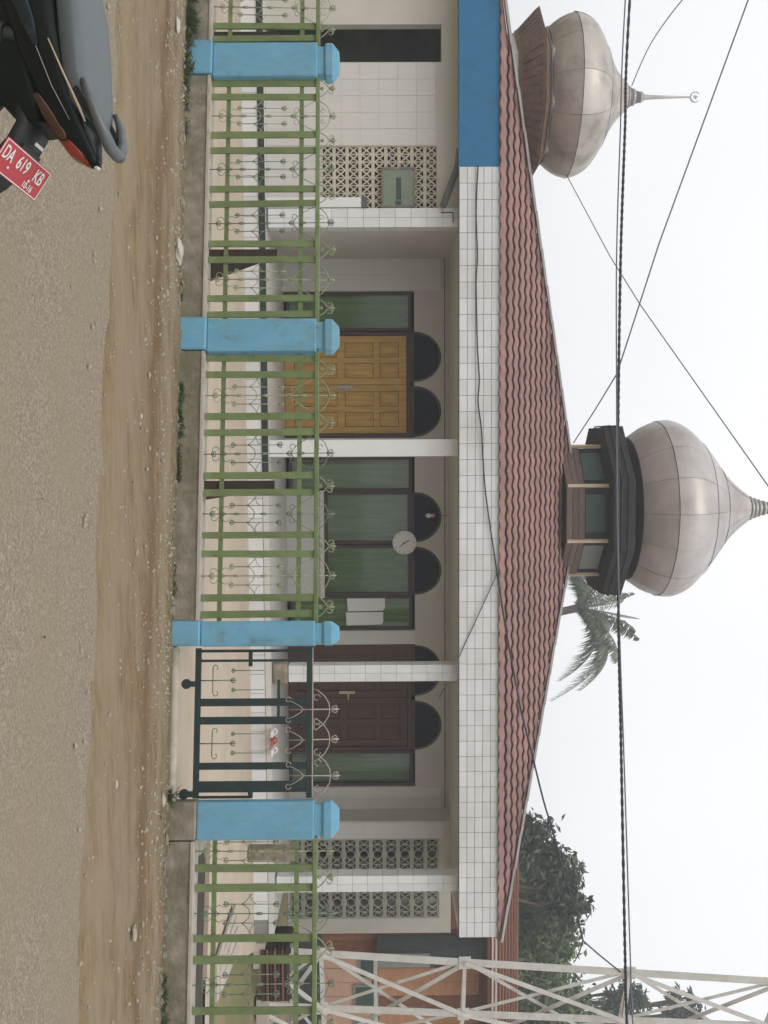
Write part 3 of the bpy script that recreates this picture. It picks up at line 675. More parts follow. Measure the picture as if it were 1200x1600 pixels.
def crescent(cx, cy, z, r, m, parent, y=0):
    g = MB(); n = 22; a0, a1 = R(-60), R(240)      # opening points up
    for i in range(n):
        def pt(a): return (cx+r*math.cos(a)*1, cy, z+r*math.sin(a))
        a = R(125)+R(290)*i/n; b = R(125)+R(290)*(i+1)/n
        wd = .25*r*math.sin(math.pi*(i+.5)/n)+.02*r
        g.bar(pt(a), pt(b), .02, wd, Vector((0, 1, 0)).cross(Vector((math.cos(a), 0, math.sin(a)))) if False else Vector((math.cos(a), 0, math.sin(a))))
    pts = []
    for i in range(10):
        q = (r*.55 if i % 2 == 0 else r*.24); t = R(90+36*i); pts.append((cx+q*math.cos(t), cy-.01, z+q*math.sin(t)))
    g.prism(pts, (0, .02, 0)); g.build('crescent_and_star', m, parent)
spx = FPX/(LY*math.cos(yaw)+LX*math.sin(yaw))
pm = [(109, 977), (127, 1002), (137, 1033), (134, 1052), (122, 1071), (90, 1101), (62, 1122), (40, 1143), (26, 1160), (17, 1174), (11, 1194), (7, 1215)]
pm = [(r/spx, EYE+(v-590)/spx) for r, v in pm]
zz_ = lambda v: EYE+(v-590)/spx
dm = dome(spline(pm), LX, LY, 16, 'zinc', mosque, [zz_(v) for v in (977, 1022, 1088, 1118, 1168)], rings=[(r/spx, zz_(v)) for r, v in ((18, 1172), (15, 1179), (13, 1186), (11, 1194), (9, 1203))])
q = MB().tube([(LX, LY, zz_(1200)), (LX, LY, zz_(1300))], [.06, .02], 8).build('finial', 'zincring', dm); crescent(LX, LY, zz_(1312), .11, 'zincring', dm)

# ================================================================== second dome tower, behind the left end of the roof
TY = 17.2; TX = fx(153, TY); tp = FPX/(TY*math.cos(yaw)+TX*math.sin(yaw)); zv = lambda v: EYE+(v-594)/tp
tower = thing('dome_tower', 'rust-skirted tower with stained onion dome and crescent finial behind left roof end', 'tower', (TX, TY, ZCEIL+.125))
g = MB(); g.box((TX-.9, TY-.9, ZCEIL+.125), (TX+.9, TY+.9, zv(770))); g.build('tower_shaft', 'paint', tower)
dr = MB().lathe([(.99, zv(760)), (.99, zv(806))], 8, (TX, TY, 0), R(22.5), False).build('drum', 'cap', tower)
for f in range(8):
    a = R(45*f); c_ = Vector((TX+.915*math.cos(a), TY+.915*math.sin(a), 0)); t_ = Vector((-math.sin(a), math.cos(a), 0)); nr_ = Vector((math.cos(a), math.sin(a), 0))
    g = MB(); g.prism([c_-t_*.28+Zup*zv(778), c_+t_*.28+Zup*zv(778), c_+t_*.28+Zup*zv(798), c_-t_*.28+Zup*zv(798)], nr_*.01); g.build('drum_window', 'signdark', dr)
sk = MB().lathe([(1.02, zv(806)), (1.06, zv(812)), (1.36, zv(838)), (1.39, zv(842)), (1.05, zv(853))], 8, (TX, TY, 0), R(22.5), False).build('flared_skirt', 'rustskirt', tower)
for f in range(8):
    a0, a1 = R(22.5+45*f), R(22.5+45*(f+1))
    for k in range(7):
        t = (k+.5)/7
        p0 = Vector((TX+1.065*math.cos(a0), TY+1.065*math.sin(a0), zv(812))).lerp(Vector((TX+1.065*math.cos(a1), TY+1.065*math.sin(a1), zv(812))), t)
        p1 = Vector((TX+1.365*math.cos(a0), TY+1.365*math.sin(a0), zv(838))).lerp(Vector((TX+1.365*math.cos(a1), TY+1.365*math.sin(a1), zv(838))), t)
        MB().bar(p0, p1, .10, .02).build('skirt_board', 'rustskirt', sk)
MB().lathe([(1.08, zv(853.5)), (1.10, zv(856)), (1.08, zv(861)), (.98, zv(863))], 8, (TX, TY, 0), R(22.5), False).build('rim', 'cap', tower)
tpm = [(96, 856), (110, 872), (119, 894), (116, 912), (103, 930), (78, 946), (52, 959), (33, 972), (20, 986), (12, 998), (7, 1013)]
tpm = [(r/tp, zv(v)) for r, v in tpm]
dm2 = dome(spline(tpm), TX, TY, 12, 'zinc2', tower, [zv(v) for v in (856, 896, 948, 986)], rings=[(r/tp, zv(v)) for r, v in ((16, 988), (12, 997), (8, 1009))])
MB().tube([(TX, TY, zv(986)), (TX, TY, zv(1012)), (TX, TY, zv(1030)), (TX, TY, zv(1087))], [.16, .05, .035, .012], 8).build('spire', 'zincring', dm2)
crescent(TX, TY, zv(1095), .085, 'zincring', dm2)

# ================================================================== FENCE: base wall, pillars, panels, gate
PW = [('first blue fence pillar, mossy, beside the parked motorcycle', 65.5, 122), ('second blue fence pillar, in front of the yellow wooden door', 497, 552),
      ('narrow blue gate pillar at the left side of the dark gate', 970, 1013.5), ('widest blue gate pillar at the right side of the dark gate', 1252.5, 1317)]
ZB = .215
def fmat(s, d=0.): return Matrix.Translation(FP(s, 0, d)) @ Matrix.Rotation(FANG, 4, 'Z')        # local x along fence, -y to the road
pil = []
for lab, u0, u1 in PW:
    s0, s1 = SF(u0, 420, .08)[0], SF(u1-4, 420, .08)[0]; pil.append((s0, s1)); wd = s1-s0; sm_ = (s0+s1)/2
    t = thing('fence_pillar', lab, 'pillar', FP(sm_, 0, 0), 'blue fence pillars'); mt = fmat(sm_)
    dp = .15
    g = MB().box((-wd/2, -.08, .23), (wd/2, dp-.08, 1.145), mt); bevel(g.build('shaft', 'pillar', t), .012, 2)
    w2 = wd*.94
    g = MB().box((-wd/2-.004, -.115, -.03), (w2/2, dp-.073, .229), mt); bevel(g.build('plinth', 'pillar' if lab[0] != 'w' else 'basewall', t), .01)
    g = MB().box((-wd*.40, -.06, 1.146), (wd*.40, dp-.10, 1.205), mt); g.build('neck', 'pillar', t)
    hw, hd = wd*.48, dp*.5; g = MB(); cy_ = dp/2-.08
    lv = [(1.206, .93), (1.225, 1.0), (1.275, 1.0), (1.335, .58), (1.337, .0)]
    for z, k in lv:
        for sx, sy in ((-1, -1), (1, -1), (1, 1), (-1, 1)): g.v.append(tuple(mt @ Vector((sx*hw*max(k, .001), cy_+sy*hd*max(k, .001), z))))
    for i in range(len(lv)-1):
        for j in range(4): g.f.append((i*4+j, i*4+(j+1) % 4, i*4+4+(j+1) % 4, i*4+4+j)); g.sm.append(False)
    g.f.append((3, 2, 1, 0)); g.sm.append(False)
    bevel(g.build('cap', 'pillar', t), .01, 2)

def base_wall(sa, sb, label):
    t = thing('fence_base_wall', label, 'wall', FP((sa+sb)/2, 0, 0))
    g = MB(); n = max(2, int((sb-sa)/.08)); ring = []
    for i in range(n+1):
        s_ = sa+(sb-sa)*i/n; e = .010*N(s_, 0, 2.3)+.006*N(s_, 5, 9); e2 = .012*N(s_, 7, 1.9)
        ring.append([FP(s_, -.06, .10+e2), FP(s_, .09, .092+e), FP(s_, ZB-.022, .088+e*.6), FP(s_, ZB-.022, -.12), FP(s_, -.06, -.12)])
    for r_ in ring: g.v += [tuple(p) for p in r_]
    for i in range(n):
        for j in range(5): g.f.append((i*5+j, i*5+5+j, i*5+5+(j+1) % 5, i*5+(j+1) % 5)); g.sm.append(False)
    g.f.append((0, 1, 2, 3, 4)); g.f.append(tuple(n*5+k for k in (4, 3, 2, 1, 0))); g.sm += [False, False]
    g.build('wall_body', 'basewall', t)
    m_ = fmat(0); MB().box((sa, -.100, ZB-.021), (sb, .125, ZB), m_).build('coping', 'coping', t)
base_wall(-2.2, pil[0][0]-.004, 'mossy low concrete wall under the leftmost green railing')
base_wall(pil[0][1]+.004, pil[1][0]-.006, 'low grey concrete wall between the first two blue pillars')
base_wall(pil[1][1]+.004, pil[2][0]-.006, 'low stained concrete wall from second blue pillar to the gate pillar')
base_wall(pil[3][1]+.004, 12.2, 'crumbling low concrete wall right of the gate under green railing')

# scroll-work between two pairs of bars (local: x along the fence, z up)
def arc_pts(cx, cz, r, a0, a1, n=8): return [(cx+r*math.cos(R(a0+(a1-a0)*i/n)), 0, cz+r*math.sin(R(a0+(a1-a0)*i/n))) for i in range(n+1)]
def fleur(g, x, z, k=1., up=1):
    g.tube([(x, 0, z-.03*up*k), (x, 0, z-.01*up*k), (x, 0, z+.012*up*k), (x, 0, z+.034*up*k)], [.004, .010*k, .010*k, .002], 5)
    for s in (-1, 1): g.tube([(x, 0, z-.03*up*k), (x+s*.018*k, 0, z-.012*up*k), (x+s*.026*k, 0, z+.006*up*k), (x+s*.018*k, 0, z+.018*up*k), (x+s*.010*k, 0, z+.010*up*k)], .0042, 4)
def scroll_mesh(w, m):
    g = MB(); r = .0045
    g.tube([(0, 0, ZB), (0, 0, 1.25)], r, 5)
    for z in (.50, .72, 1.03): g.tube([(0, 0, z-.03), (0, 0, z-.012), (0, 0, z+.012), (0, 0, z+.03)], [.005, .012, .012, .005], 6)
    fleur(g, 0, 1.27, 1.1); fleur(g, 0, .30, .9); fleur(g, 0, .93, .9)
    for s in (-1, 1):
        x = s*.072
        g.tube([(x, 0, .46), (x, 0, .86)], r*.85, 5); fleur(g, x, .46, .8, -1); fleur(g, x, .85, .9)
        g.tube([(x, 0, .575), (x*.9, 0, .60), (s*.035, 0, .635), (0, 0, .645)], r*.8, 4)
        g.tube([(x, 0, .58), (x+s*.02, 0, .61), (x+s*.055, 0, .64), (s*w/2, 0, .66)], r*.8, 4)
        g.tube([(x, 0, .69), (x+s*.02, 0, .665), (x+s*.055, 0, .65), (s*w/2, 0, .64)], r*.7, 4)
        g.tube(arc_pts(s*.03, .315, .028, 90 if s > 0 else 90, 90-s*250, 9), r*.7, 4)
        g.tube(arc_pts(s*.034, .41, .03, 0 if s < 0 else 180, (0 if s < 0 else 180)+s*250, 9), r*.7, 4)
        g.tube([(s*.005, 0, .945), (s*.04, 0, .965), (s*.075, 0, 1.0), (s*.11, 0, 1.06), (s*.145, 0, 1.12)], r*.8, 4)
        g.tube(arc_pts(s*.055, .955, .022, 90, 90-s*260, 8), r*.7, 4)
        g.tube([(s*.14, 0, 1.15), (s*.12, 0, 1.19), (s*.08, 0, 1.225), (s*.03, 0, 1.245), (s*.008, 0, 1.25)], r*.8, 4)
        g.tube(arc_pts(s*.05, 1.185, .02, 90, 90-s*280, 8), r*.65, 4)
    return g.mesh('scrollwork', m)
def sprout_mesh(m):
    g = MB()
    for s in (-1, 1):
        g.tube([(s*.085, 0, 1.15), (s*.07, 0, 1.185), (s*.04, 0, 1.22), (s*.012, 0, 1.24), (0, 0, 1.26)], .0048, 4)
        g.tube(arc_pts(s*.03, 1.265, .02, -90, -90+s*260, 8), .004, 4)
    fleur(g, 0, 1.275, 1.0); fleur(g, 0, 1.185, .6)
    return g.mesh('sprout', m)
SCR = {m: scroll_mesh(.30, m) for m in ('wrought', 'wroughtpale')}
SPR = sprout_mesh('wroughtpale')
def flocal(name, me, parent, s, d=0., sx=1.):
    o = bpy.data.objects.new(name, me); C.objects.link(o); o.location = FP(s, 0, d); o.rotation_euler = (random.gauss(0, .006), random.gauss(0, .010 if name != 'upright' else .0035), FANG+random.gauss(0, .02 if name != 'upright' else .004)); o.scale = (sx*random.uniform(.95, 1.05), 1, random.uniform(.993, 1.007) if name != 'upright' else 1)
    o.parent = parent; o.matrix_parent_inverse = Matrix.Translation(-parent.location); return o
BW = .056
barme = MB().box((-BW/2, -.014, ZB+.004), (BW/2, .004, 1.128)).mesh('upright', 'green')
def panel(label, sa, sb, pairs, gaps, braces=()):
    t = thing('fence_panel', label, 'fence', FP((sa+sb)/2, 0, 0), 'green railing panels'); m_ = fmat(0)
    bevel(MB().box((sa, -.034, 1.129), (sb, .012, 1.165), m_).build('top_rail', 'green', t), .004)
    MB().box((sa, .0055, .985), (sb, .022, 1.022), m_).build('rail', 'green', t); MB().box((sa, .0055, .345), (sb, .022, .382), m_).build('rail', 'green', t)
    for pr in pairs:
        for s_ in pr: flocal('upright', barme, t, s_+random.uniform(-.003, .003), random.uniform(-.001, .001))
        flocal('sprout', SPR, t, sum(pr)/2 if len(pr) == 2 else pr[0], .015)
    for i, s_ in enumerate(gaps): flocal('scrollwork', SCR['wrought' if i % 3 else 'wroughtpale'], t, s_, .012)
    for s_ in braces:
        g = MB(); a_ = [FP(s_-.035, z, d) for d, z in ((-.03, .0), (-.62, .0), (-.60, .10), (-.03, .80))]; g.prism(a_, FE*.07); g.build('brace', 'brace', t)
S = lambda u: SF(u, 420, .01)[0]
def mk(pairs_u, extra=()):
    pr = [(S(a), S(b)) for a, b in pairs_u]; gp = [(pr[i][1]+pr[i+1][0])/2 for i in range(len(pr)-1)]
    return pr, gp
p0, g0 = mk([(-43, -20), (40, 61)])
panel('mossy green railing left of the first blue pillar', -2.2, pil[0][0]+.02, [p0[0], p0[1]], g0, [(p0[1][0]+p0[1][1])/2])
p1, g1 = mk([(130, 151), (211, 235), (294.5, 319), (380, 405), (466, 491.5)])
panel('green railing in front of white wall and lattice screen', pil[0][1]-.02, pil[1][0]+.02, p1, g1, [(p1[3][0]+p1[3][1])/2])
p2, g2 = mk([(559, 585), (650, 676), (743, 769), (836, 865), (934, 961)])
panel('green railing in front of yellow door and curtained windows', pil[1][1]-.02, pil[2][0]+.02, p2, g2, [(p2[2][0]+p2[2][1])/2])
p3, g3 = mk([(1356, 1387), (1466, 1499), (1579, 1612), (1690, 1722)])
panel('green railing right of the gate in front of white steel tower', pil[3][1]-.02, 12.2, p3, [pil[3][1]+.09]+g3)

# gate
gs0, gs1 = pil[2][1]+.012, pil[3][0]-.012; m_ = fmat(0); GD = .05
gate = thing('gate', 'dark green steel gate with wide bars between two blue pillars', 'gate', FP((gs0+gs1)/2, 0, -GD))
gz = lambda v: SF(1130, v)[1]
G = lambda u: SF(u, 420, -GD)[0]
z0, z1 = gz(302), gz(487)
def gb(name, sa, sb, za, zb, d=0., th=.035, m='gate'): return MB().box((sa, GD-d-th/2, za), (sb, GD-d+th/2, zb), m_).build(name, m, gate)
gb('bottom_rail', gs0, gs1, z0, z0+.045); gb('top_rail', gs0, gs1, z1-.045, z1); gb('top_strip', gs0, gs1, z1+.001, z1+.008, .004, .03, 'rustwhite')
for ua, ub in ((1014.5, 1019), (1030, 1034), (1091, 1103), (1119.5, 1131.5), (1191, 1202), (1220, 1237.5)): gb('upright', G(ua), G(ub), z0+.046, z1-.046, .003 if ub-ua > 8 else .0, .02)
gb('upright', G(1243), G(1247), z0+.046, gz(392), 0, .02)
gb('cross_rail', G(1019), G(1030), gz(386), gz(392), 0, .02); gb('cross_rail', G(1034), G(1041), gz(386), gz(392), 0, .02); gb('cross_rail', G(1237.5), gs1, gz(388), gz(395), 0, .02); gb('cross_rail', G(1062), G(1091), gz(432), gz(436), 0, .02); gb('cross_rail', G(1103), G(1119.5), gz(432), gz(436), 0, .02)
for u in (1068, 1240):
    g = MB(); p = FP(G(u), .105, -GD); g.tube([p+FE*0+FN*.015, p-FN*.015], .04, 14); g.box((G(u)-.022, GD-.02, .10), (G(u)+.022, GD+.02, z0+.001), m_); g.build('wheel', 'gate', gate)
def gscroll(lo):
    g = MB(); r = .0048
    if lo:
        g.tube([(0, 0, z0+.04), (0, 0, z0+.32)], r, 4); fleur(g, 0, z0+.31, .8)
        g.tube([(-.10, 0, z0+.145), (.10, 0, z0+.145)], r, 4)
        for s in (-1, 1): g.tube(arc_pts(s*.10, z0+.145+.02, .02, -90, -90+s*240, 6), r*.8, 4); g.tube([(s*.075, 0, z0+.30), (s*.075, 0, z0+.56)], r*.7, 4); fleur(g, s*.075, z0+.31, .6, -1)
    else:
        g.tube([(0, 0, z1-.19), (0, 0, z1+.16)], r, 4); fleur(g, 0, z1+.18, 1.15)
        for s in (-1, 1):
            g.tube([(0, 0, z1-.07), (s*.03, 0, z1-.10), (s*.06, 0, z1-.15), (s*.075, 0, z1-.19)], r*.8, 4); g.tube(arc_pts(s*.085, z1-.19, .02, 180 if s > 0 else 0, (180 if s > 0 else 0)+s*260, 8), r*.8, 4)
            g.tube([(s*.17, 0, z1+.01), (s*.155, 0, z1+.05), (s*.11, 0, z1+.10), (s*.05, 0, z1+.135), (0, 0, z1+.14)], r*.85, 4); g.tube(arc_pts(s*.10, z1+.04, .025, 90, 90-s*280, 8), r*.7, 4)
    return g
gl, gu = gscroll(True).mesh('scrollwork', 'wrought'), gscroll(False).mesh('scrollwork', 'rustwhite')
for u in (1063, 1161): flocal('scrollwork', gl, gate, G(u), -GD+.012); 
for u in (1110, 1160, 1211): flocal('scrollwork', gu, gate, G(u), -GD+.012)
# track under the gate: round concrete sill
thr = MB(); sa, sb = G(1012), G(1250)
thr.tube([FP(sa+(sb-sa)*i/8, .03, .06) for i in range(9)], .038, 10); thr = tag(thr.build('gate_sill', 'coping'), 'pale rounded concrete sill on the dirt under the dark gate', 'sill')

# ================================================================== SMALL THINGS ON THE BUILDING
# wall clock
cp = py(848, 632, YW-.03); t = thing('wall_clock', 'round white wall clock hanging between the two arched windows', 'clock', cp)
rc = 18.5/ (FPX/15.0)
def disc(c, r, d, n=28):
    g = MB(); g.prism([(c[0]+r*math.cos(2*math.pi*i/n), c[1], c[2]+r*math.sin(2*math.pi*i/n)) for i in range(n)][::-1], (0, d, 0)); return g
bevel(disc(cp, rc, .03).build('case', 'paper', t), .004)
g = MB()
for i in range(12):
    a = R(30*i); g.bar((cp.x+rc*.78*math.cos(a), cp.y-.002, cp.z+rc*.78*math.sin(a)), (cp.x+rc*.9*math.cos(a), cp.y-.002, cp.z+rc*.9*math.sin(a)), .003, .008)
g.build('dial_marks', 'pipe', t)
MB().bar((cp.x+.006, cp.y-.006, cp.z-.02), (cp.x-.035, cp.y-.006, cp.z+.075), .004, .012).build('minute_hand', 'black', t)
MB().bar((cp.x, cp.y-.010, cp.z), (cp.x+.06, cp.y-.010, cp.z-.07), .004, .010).build('hour_hand', 'black', t)
# hanging bulbs
bp = py(805.5, 673, YW-.05); t = thing('hanging_bulb', 'small white bulb in an orange socket hanging before left arched fanlight', 'light bulb', bp)
MB().tube([bp+Vector((0, 0, .05)), Vector((bp.x, bp.y, ZCEIL))], .004, 5).build('flex', 'cable', t)
MB().lathe([(.008, -.075), (.03, -.06), (.036, -.03), (.028, .0), (.016, .012)], 12, bp).build('bulb', 'bulb', t)
MB().lathe([(.018, .013), (.03, .03), (.028, .055), (.01, .066)], 12, bp).build('socket', 'bulborange', t)
# notice sheets on the right window
t = thing('notice', 'white pasted notice of two sheets on green curtained window', 'notice', py(956, 570, YW-.01))
for u0, u1, a, b in ((935, 955.2, 541, 601), (956.5, 977, 539, 598)):
    x0, x1 = fx(u0, YW), fx(u1, YW); za, zb = fz(a, YW), fz(b, YW); g = MB()
    g.prism([(x0, YW+.008, za), (x1, YW+.008, za+.01), (x1-.01, YW+.008, zb-.03), (x1-.05, YW+.008, zb), (x0, YW+.008, zb)], (0, .004, 0)); g.build('sheet', 'paper', t)
MB().bar((fx(956, YW), YW+.004, fz(541, YW)), (fx(956, YW), YW+.004, fz(568, YW)), .004, .012).build('tear', 'pipe', t)
# framed board on the lattice screen
t = thing('board', 'grey green framed board fixed to the lattice screen at left', 'board', py(293, 595, YL-.02))
x0, x1 = fx(262, YL), fx(325, YL); za, zb = fz(596, YL, 290), fz(649, YL, 290)
bevel(MB().box((x0, YL-.02, za), (x1, YL+.015, zb)).build('panel', 'greysign', t), .006)
g = MB(); rect_frame(g, x0, x1, za, zb, YL-.032, YL-.021, .025); g.build('frame', 'basewall', t)
MB().box((x0+.13, YL-.026, za+.19), (x1-.10, YL-.021, za+.25)).build('nameplate', 'signdark', t); MB().box((x1-.085, YL-.026, za+.18), (x1-.035, YL-.021, za+.25)).build('nameplate', 'signdark', t)
# white cabinet left of the first column
t = thing('switch_cabinet', 'narrow white cabinet standing against the first porch column', 'cabinet', (fx(317, YL-.1), YL-.1, ZFL))
x0, x1 = fx(309, YL-.1), fx(324.5, YL-.1); za, zb = ZFL+.005, fz(565, YL-.1, 315)
bevel(MB().box((x0, YL-.14, za), (x1, YL-.012, zb)).build('body', 'white', t), .006); MB().box((x0-.005, YL-.145, zb), (x1+.005, YL-.012, zb+.07)).build('top', 'pipe', t)
# down pipe under the blue fascia
a_, b_ = py(323, 692, YC-.1), py(258, 716, YF+.2)
tag(MB().tube([a_, a_.lerp(b_, .5), b_, b_+Vector((-.2, .02, .02))], .045, 10).build('drain_pipe', 'pipe'), 'dark slanting drain pipe under the blue fascia near first column', 'pipe')
# thin bracket beside it
tag(MB().bar(py(332, 689, YC-.03), py(332, 708, YC-.03), .012, .012).bar(py(332, 708, YC-.03), py(347, 708, YC-.03), .012, .012).build('bracket', 'brown'), 'small brown angle bracket at the top of the first column', 'bracket')
# sandals on the porch floor
for i, (u, v, m) in enumerate(((1144, 424, 'white'), (1158, 424, 'sandalred'), (1173, 424, 'white'))):
    p = pz(u, v, ZFL+.003); t = thing('sandal', ('left white sandal left on porch step before the brown door', 'red sandal between two white ones on the porch step', 'right white sandal on the porch step before green curtain')[i], 'sandal', p, 'sandals on the porch')
    g = MB(); g.prism([p+Vector((x, y, 0)) for x, y in ((-.04, -.12), (.04, -.12), (.048, .02), (.04, .10), (0, .13), (-.04, .10), (-.045, .02))], (0, 0, .03)); bevel(g.build('sole', m, t), .006)
    MB().tube([p+Vector((-.042, .02, .03)), p+Vector((-.02, .04, .065)), p+Vector((.02, .04, .065)), p+Vector((.042, .02, .03))], .012, 6).build('strap', m, t)
# concrete blocks behind the right railing
for (u, v, sx, sz, m, lab) in ((1338, 386, .16, .30, 'basewall', 'mossy square concrete post stump beside the right screen wall'),):
    p = py(u, v, 11.9); tag(bevel(MB().box((p.x-sx/2, 11.9, .012), (p.x+sx/2, 12.1, .012+.62)).build('post_stump', m), .02, 2), lab, 'post')
# rubble lump next to the gate pillar
p = FP(SF(1330)[0], .11, -.45); tag(MB().blob(p, .13, 1.2, .9, 1.0, 5).build('rubble_lump', 'coping'), 'pale rubble lump behind railing beside right gate pillar', 'rubble')

# ================================================================== RIGHT: wooden house, planks, steel tower
HY = 18.2; hx = lambda u: fx(u, HY); hz = lambda v: fz(v, HY, 1550)
house = thing('wooden_house', 'orange brown board house behind the white steel tower', 'house', (hx(1600), HY, 0))
x0, x1 = hx(1452), hx(1900)
MB().box((x0, HY, -.03), (x1, HY+6, hz(757))).build('wall_core', 'brownboard', house)
def hb(name, u0, u1, v0, v1, m, y=0.03): return MB().box((hx(u0), HY-y, hz(v0)), (hx(u1), HY-.002, hz(v1))).build(name, m, house)
for i in range(16):
    u0 = 1490+i*22; hb('board', u0, u0+21.3, 505, 582, 'pink', .02+random.uniform(0, .006)); hb('board', u0, u0+21.3, 592, 748, 'orange' if i % 3 else 'brownboard', .02+random.uniform(0, .006))
for i in range(5): u0 = 1453+i*8; hb('board', u0, u0+7.6, 430, 700, 'brownboard', .02+random.uniform(0, .006))
for u0, u1, v0, v1 in ((1494, 1528, 560, 592), (1536, 1576, 552, 592), (1590, 1640, 552, 592)):
    hb('window', u0, u1, v0, v1, 'greyboard', .05); hb('window_pane', u0+4, u1-4, v0+4, v1-4, 'signdark', .055)
hb('rail', 1490, 1900, 584, 590, 'steelwhite', .06); hb('lower_wall', 1452, 1900, 396, 503, 'slate', .04)
hb('lower_rail', 1470, 1900, 452, 460, 'greyboard', .06)
MB().box((hx(1459), HY-.5, hz(590)), (hx(1490), HY-.05, hz(757))).build('dark_screen', 'slate', house)
MB().box((hx(1468), HY-.56, hz(590)), (hx(1488), HY-.505, hz(670))).build('grey_sheet', 'greyboard', house)
g = MB(); ra, rb = hz(757), hz(845)
rf = g.prism([(x0-.35, HY-.7, ra-.02), (x0-.35, HY-.7, ra+.05), (x0-.35, HY+3, rb), (x0-.35, HY+6.7, ra+.05), (x0-.35, HY+6.7, ra-.02)], (x1-x0+.7, 0, 0)).build('roof', 'brownboard', house)
for k in range(9):
    t0 = k/9; y_ = HY-.7+3.7*t0; z_ = ra+.05+(rb-ra-.05)*t0
    MB().box((x0-.36, y_-.04, z_+.003), (x1+.36, y_+.40, z_+.03), None).build('roof_strip', 'brownboard' if k > 1 else 'steelwhite', rf)
# plank stack and slatted crate in the yard on the right
t = thing('plank_pile', 'pale planks lying by the drain behind the right railing', 'planks', pz(1545, 335, .02))
for i in range(4):
    a_ = pz(1512+i*15, 334, .02)+Vector((0, .0, .02)); b_ = a_+Vector((.05+.03*i, 1.3, .012*i)); MB().bar(a_, b_, .13, .025).build('plank', 'coping', t)
t = thing('slatted_crate', 'brown slatted wooden crate beside the white tower foot', 'crate', py(1500, 380, 12.6))
cx0, cx1 = fx(1483, 12.6), fx(1560, 12.6); cz0, cz1 = .012, fz(455, 12.6, 1520)
for x_ in (cx0, cx1-.05):
    for y_ in (12.6, 13.15): MB().box((x_, y_, cz0), (x_+.05, y_+.05, cz1)).build('corner_post', 'brace', t)
for k in range(7):
    z_ = cz0+.06+k*(cz1-cz0-.1)/7; MB().box((cx0-.01, 12.575, z_), (cx1+.01, 12.599, z_+.07)).build('slat', 'brownboard' if k % 2 else 'brace', t); MB().box((cx0-.024, 12.6, z_), (cx0-.001, 13.2, z_+.07)).build('slat', 'brace', t)

# steel lattice tower
tw_ = thing('lattice_tower', 'white painted steel lattice mast rising beside the wooden house', 'tower', dep(1560, 400, 13.2)*1)
tw_.location.z = 0
D1, D2 = 13.2, 13.5
L1 = [dep(1483.5, 402, D1), dep(1533, 1200, D1)]; L2 = [dep(1570.5, 402, D2), dep(1603, 1200, D2)]; L3 = [dep(1628, 402, D2+.65), dep(1640, 1200, D2+.65)]
def ext(L, z0=.0, z1=9.5):
    d = L[1]-L[0]; return [L[0]+d*((z0-L[0].z)/d.z), L[0]+d*((z1-L[0].z)/d.z)]
L1, L2, L3 = ext(L1), ext(L2), ext(L3)
def onl(L, z): return L[0].lerp(L[1], (z-L[0].z)/(L[1].z-L[0].z))
def angle_iron(name, p, q, w, m='steelwhite', flip=1):
    g = MB(); d = (q-p).normalized(); side = d.cross(Vector((0, -1, 0))).normalized()*flip
    g.bar(p, q, w, .008, Vector((0, -1, 0))); g.bar(p+side*(w/2-.004)+Vector((0, w/2, 0)), q+side*(w/2-.004)+Vector((0, w/2, 0)), .008, w, Vector((0, -1, 0))); return g.build(name, m, tw_)
for L in (L1, L2, L3): angle_iron('leg', L[0], L[1], .10)
zn = [.35, EYE+(498-590)/116, EYE+(722-590)/116, EYE+(978-590)/116, EYE+(1215-590)/116, 9.2]
zn = [EYE+(498-590)/116-1.0]+zn[1:]
for i in range(len(zn)):
    z = zn[i]
    for A, B in ((L1, L2), (L2, L3), (L3, L1)):
        if i: angle_iron('strut', onl(A, z), onl(B, z), .05)
        if i+1 < len(zn):
            off = Vector((0, .03, 0)); angle_iron('brace', onl(A, z)-off, onl(B, zn[i+1])-off, .06); angle_iron('brace', onl(B, z)+off, onl(A, zn[i+1])+off, .045)
    for L in (L1, L2):
        c_ = onl(L, z); MB().cbox(c_+Vector((0, -.012, 0)), .17, .008, .16).build('gusset_plate', 'steelwhite', tw_)
for L in (L1, L2, L3): MB().cbox(L[0]+Vector((0, 0, .05)), .35, .35, .16).build('footing', 'coping', tw_)

# ================================================================== CABLES
def smoothpts(P, n=5):
    out = []
    for i in range(len(P)-1):
        p0, p1, p2, p3 = P[max(0, i-1)], P[i], P[i+1], P[min(len(P)-1, i+2)]
        for k in range(n):
            t = k/n; out.append(.5*((2*p1)+(p2-p0)*t+(2*p0-5*p1+4*p2-p3)*t*t+(3*p1-p0-3*p2+p3)*t**3))
    return out+[P[-1]]
def wire(label, pts, r, m='cable', sm=True, name='cable'):
    P = [dep(u, v, d) if d > 0 else py(u, v, YF-.025) for u, v, d in pts]        # d = -1: lies on the fascia face
    return tag(MB().tube(smoothpts(P) if sm else P, r, 6).build(name, m), label, 'cable', 'overhead cables')
cd = lambda u: 10.5/(1+5e-5*(u-800))
w1 = [(-700, 1030, 0), (0, 984, 0), (200, 976.5, 0), (400, 970, 0), (600, 966.5, 0), (800, 965.5, 0), (1000, 967, 0), (1200, 971, 0), (1500, 977, 0), (1600, 979.5, 0), (2100, 1000, 0)]
P = smoothpts([dep(u, v, cd(u)) for u, v, _ in w1], 60)
tw1 = thing('twisted_cable', 'thick twisted black overhead cable spanning the whole view', 'cable', P[0], 'overhead cables')
for k in (0, 1):
    Q = []
    for i, p in enumerate(P):
        a = i*.9+math.pi*k; Q.append(p+Vector((0, math.cos(a), math.sin(a)))*.0055)
    MB().tube(Q, .012, 5).build('strand', 'cable', tw1)
